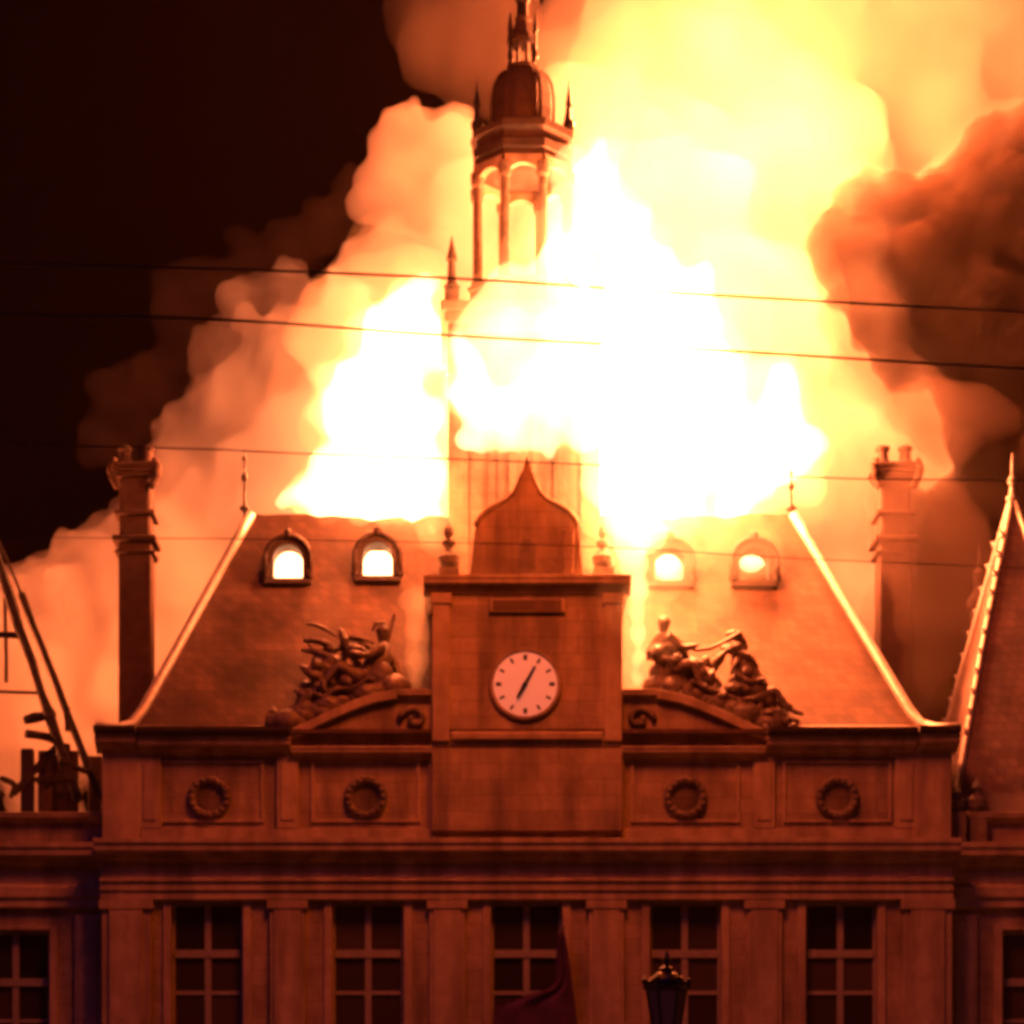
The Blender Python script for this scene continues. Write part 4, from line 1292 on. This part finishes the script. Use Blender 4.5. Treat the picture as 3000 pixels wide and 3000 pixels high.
fire('huge white hot blaze towering right of the clock tower',
     [(1760, 480, 8.5, 90), (1780, 650, 8, 130), (1840, 850, 7.5, 190), (1900, 1080, 7.0, 240), (1790, 1250, 7.0, 220), (2060, 1200, 7.0, 190), (2160, 1340, 7.0, 150), (1850, 1400, 6.5, 190), (2240, 1400, 7.0, 90), (1950, 1530, 7.0, 140), (2130, 1530, 7.5, 110), (1800, 1570, 7.0, 120), (1680, 820, 7.8, 120), (2330, 1330, 7.5, 110), (2280, 1180, 8, 110), (2000, 950, 8, 130)], ((1.85, 'glow_veil'),) + L3, .26, 31, amp=.9)  # outermost veil added as a wide bloom
fire('white flames licking across the front of the tower shaft',
     [(1400, 1180, .9, 80), (1490, 1200, .8, 100), (1590, 1140, .8, 110), (1690, 1080, 1.0, 120), (1670, 1190, .9, 90), (1650, 970, 1.2, 90), (1430, 1220, .9, 60), (1750, 1000, 1.0, 90), (1730, 1230, .9, 70), (1740, 880, 1.2, 80), (1440, 1270, .9, 60), (1580, 1260, .8, 80), (1700, 1270, .9, 70), (1365, 1160, .5, 80), (1375, 1060, .6, 80), (1385, 1270, .6, 55), (1500, 1290, .7, 55), (1600, 1300, .7, 55)], L3, .2, 41, stretch=(1, .55, 1.1), amp=.4, nscale=.8)
fire('thin yellow flames and added glow washing out the tower and its lantern',
     [(1540, 1040, .6, 180), (1420, 1120, .6, 130), (1500, 930, .8, 130), (1690, 850, 1.0, 190), (1700, 680, 1.5, 150), (1690, 520, 1.8, 100), (1850, 1130, 1.0, 220), (1860, 1350, .6, 210), (1400, 950, 1.0, 110), (1375, 1060, .8, 100), (1375, 1170, .8, 80)], ((1.15, 'flame_rim'), (.9, 'flame_yellow')), .26, 51, stretch=(1, .6, 1.15))  # emission put before the tower to wash out its brightly lit stone
fire('thin orange flames and added glow veiling the roof right of the clock',
     [(1880, 1500, .3, 190), (1950, 1640, -.1, 160), (2050, 1500, .8, 180), (2170, 1570, .9, 140), (1890, 1780, -.4, 110), (1868, 1700, .5, 60)], ((1.35, 'glow_veil'), (.8, 'flame_rim')), .26, 61, stretch=(1, .6, 1.1))  # glow volume added for the bright falloff across the roof
fire('ragged fire and added glow over the ridge above the right dormers',
     [(1840, 1500, 4.2, 70), (1930, 1490, 4.2, 75), (2030, 1495, 4.2, 70), (2130, 1490, 4.2, 60), (2220, 1500, 4.3, 45), (1880, 1560, 3.6, 55), (1960, 1560, 3.7, 45)], ((1.7, 'glow_veil'), (1.2, 'flame_rim'), (.8, 'flame_mid')), .16, 56, amp=.4, nscale=.9)  # emission added along the ridge as bloom over its hard line
fire('ragged fire and added glow over the ridge above the left dormers',
     [(880, 1470, 4.3, 35), (960, 1465, 4.3, 45), (1050, 1465, 4.3, 55), (1140, 1470, 4.3, 60), (1220, 1480, 4.2, 65), (1260, 1540, 3.8, 45)], ((1.7, 'glow_veil'), (1.2, 'flame_rim'), (.8, 'flame_mid')), .16, 58, amp=.4, nscale=.9)  # bloom built as emission, softens the left ridge line
fire('tongue of fire with added glow on the lit gap between clock block and right sculpture',
     [(1835, 1500, 1.9, 95), (1850, 1580, 1.4, 80), (1905, 1560, 2.0, 70), (1862, 1650, .9, 58), (1868, 1720, .7, 46), (1868, 1790, .6, 40), (1868, 1860, .5, 38), (1868, 1930, .45, 36), (1866, 1990, .4, 32)], ((1.3, 'flame_rim'), (.9, 'flame_yellow')), .12, 66, stretch=(.9, .8, 1.1), amp=.15, nscale=1.2)  # lower part glows in place of the lit roof and wall
fire('low orange fire with added glow on the lit gap between clock block and left sculpture',
     [(1275, 1520, 1.9, 55), (1278, 1590, 1.4, 42), (1222, 1760, .8, 44), (1218, 1850, .6, 40), (1216, 1930, .5, 38), (1216, 1990, .4, 30)], ((1.3, 'flame_rim'), (.8, 'flame_rim')), .12, 68, stretch=(.9, .8, 1.1), amp=.15, nscale=1.2)  # lower part is glow added for the firelit edge beside the block
fire('thin orange flames at the roof edge left of the clock',
     [(1280, 1500, .9, 90), (1220, 1440, 1.6, 110), (1285, 1660, .5, 60)], ((1.3, 'glow_veil'), (.85, 'flame_rim')), .2, 71, stretch=(1, .6, 1.1))
fire('yellow fire glow rolling up behind the left roof and chimney',
     [(1000, 1000, 11, 190), (1150, 830, 11, 150), (1250, 1030, 11, 180), (950, 1250, 11, 150), (1200, 780, 10, 110), (1280, 900, 9.5, 110), (1080, 900, 10, 120)], ((1.2, 'glow_veil'), (.9, 'flame_rim')), .4, 81, amp=1.0, nscale=.35)
fire('yellow fire rolling high up into the smoke right of the spire',
     [(1900, 750, 10, 320), (2180, 1050, 10, 300), (1750, 500, 10, 230), (2330, 1300, 10, 200), (1700, 250, 12, 170), (1920, 300, 12, 260), (2150, 550, 12, 260), (2150, 200, 13, 160)], ((1.15, 'glow_veil'), (.75, 'glow_veil')), .45, 91, amp=1.2, nscale=.35)
fire('fire inside the attic seen through the dormer openings',
     [(846, 1650, 6.4, 135), (1107, 1645, 6.4, 135), (1960, 1650, 6.4, 75), (2205, 1650, 6.4, 60), (1350, 1650, 8.5, 100), (1720, 1650, 8.5, 100)], ((1.0, 'flame_attic'),), .25, 25, amp=.4, nscale=.7, stretch=(1, 1, 1))


# haze: thin smoky air round the whole place, lit by the fire
hz = MB().box(-130, 130, -85, 75, -1, 58).build('haze', smoke_mat('smoky_air', .00008, (.8, .55, .5)))
tag(hz, 'thin smoky night air around the burning hall', 'haze', kind='stuff')
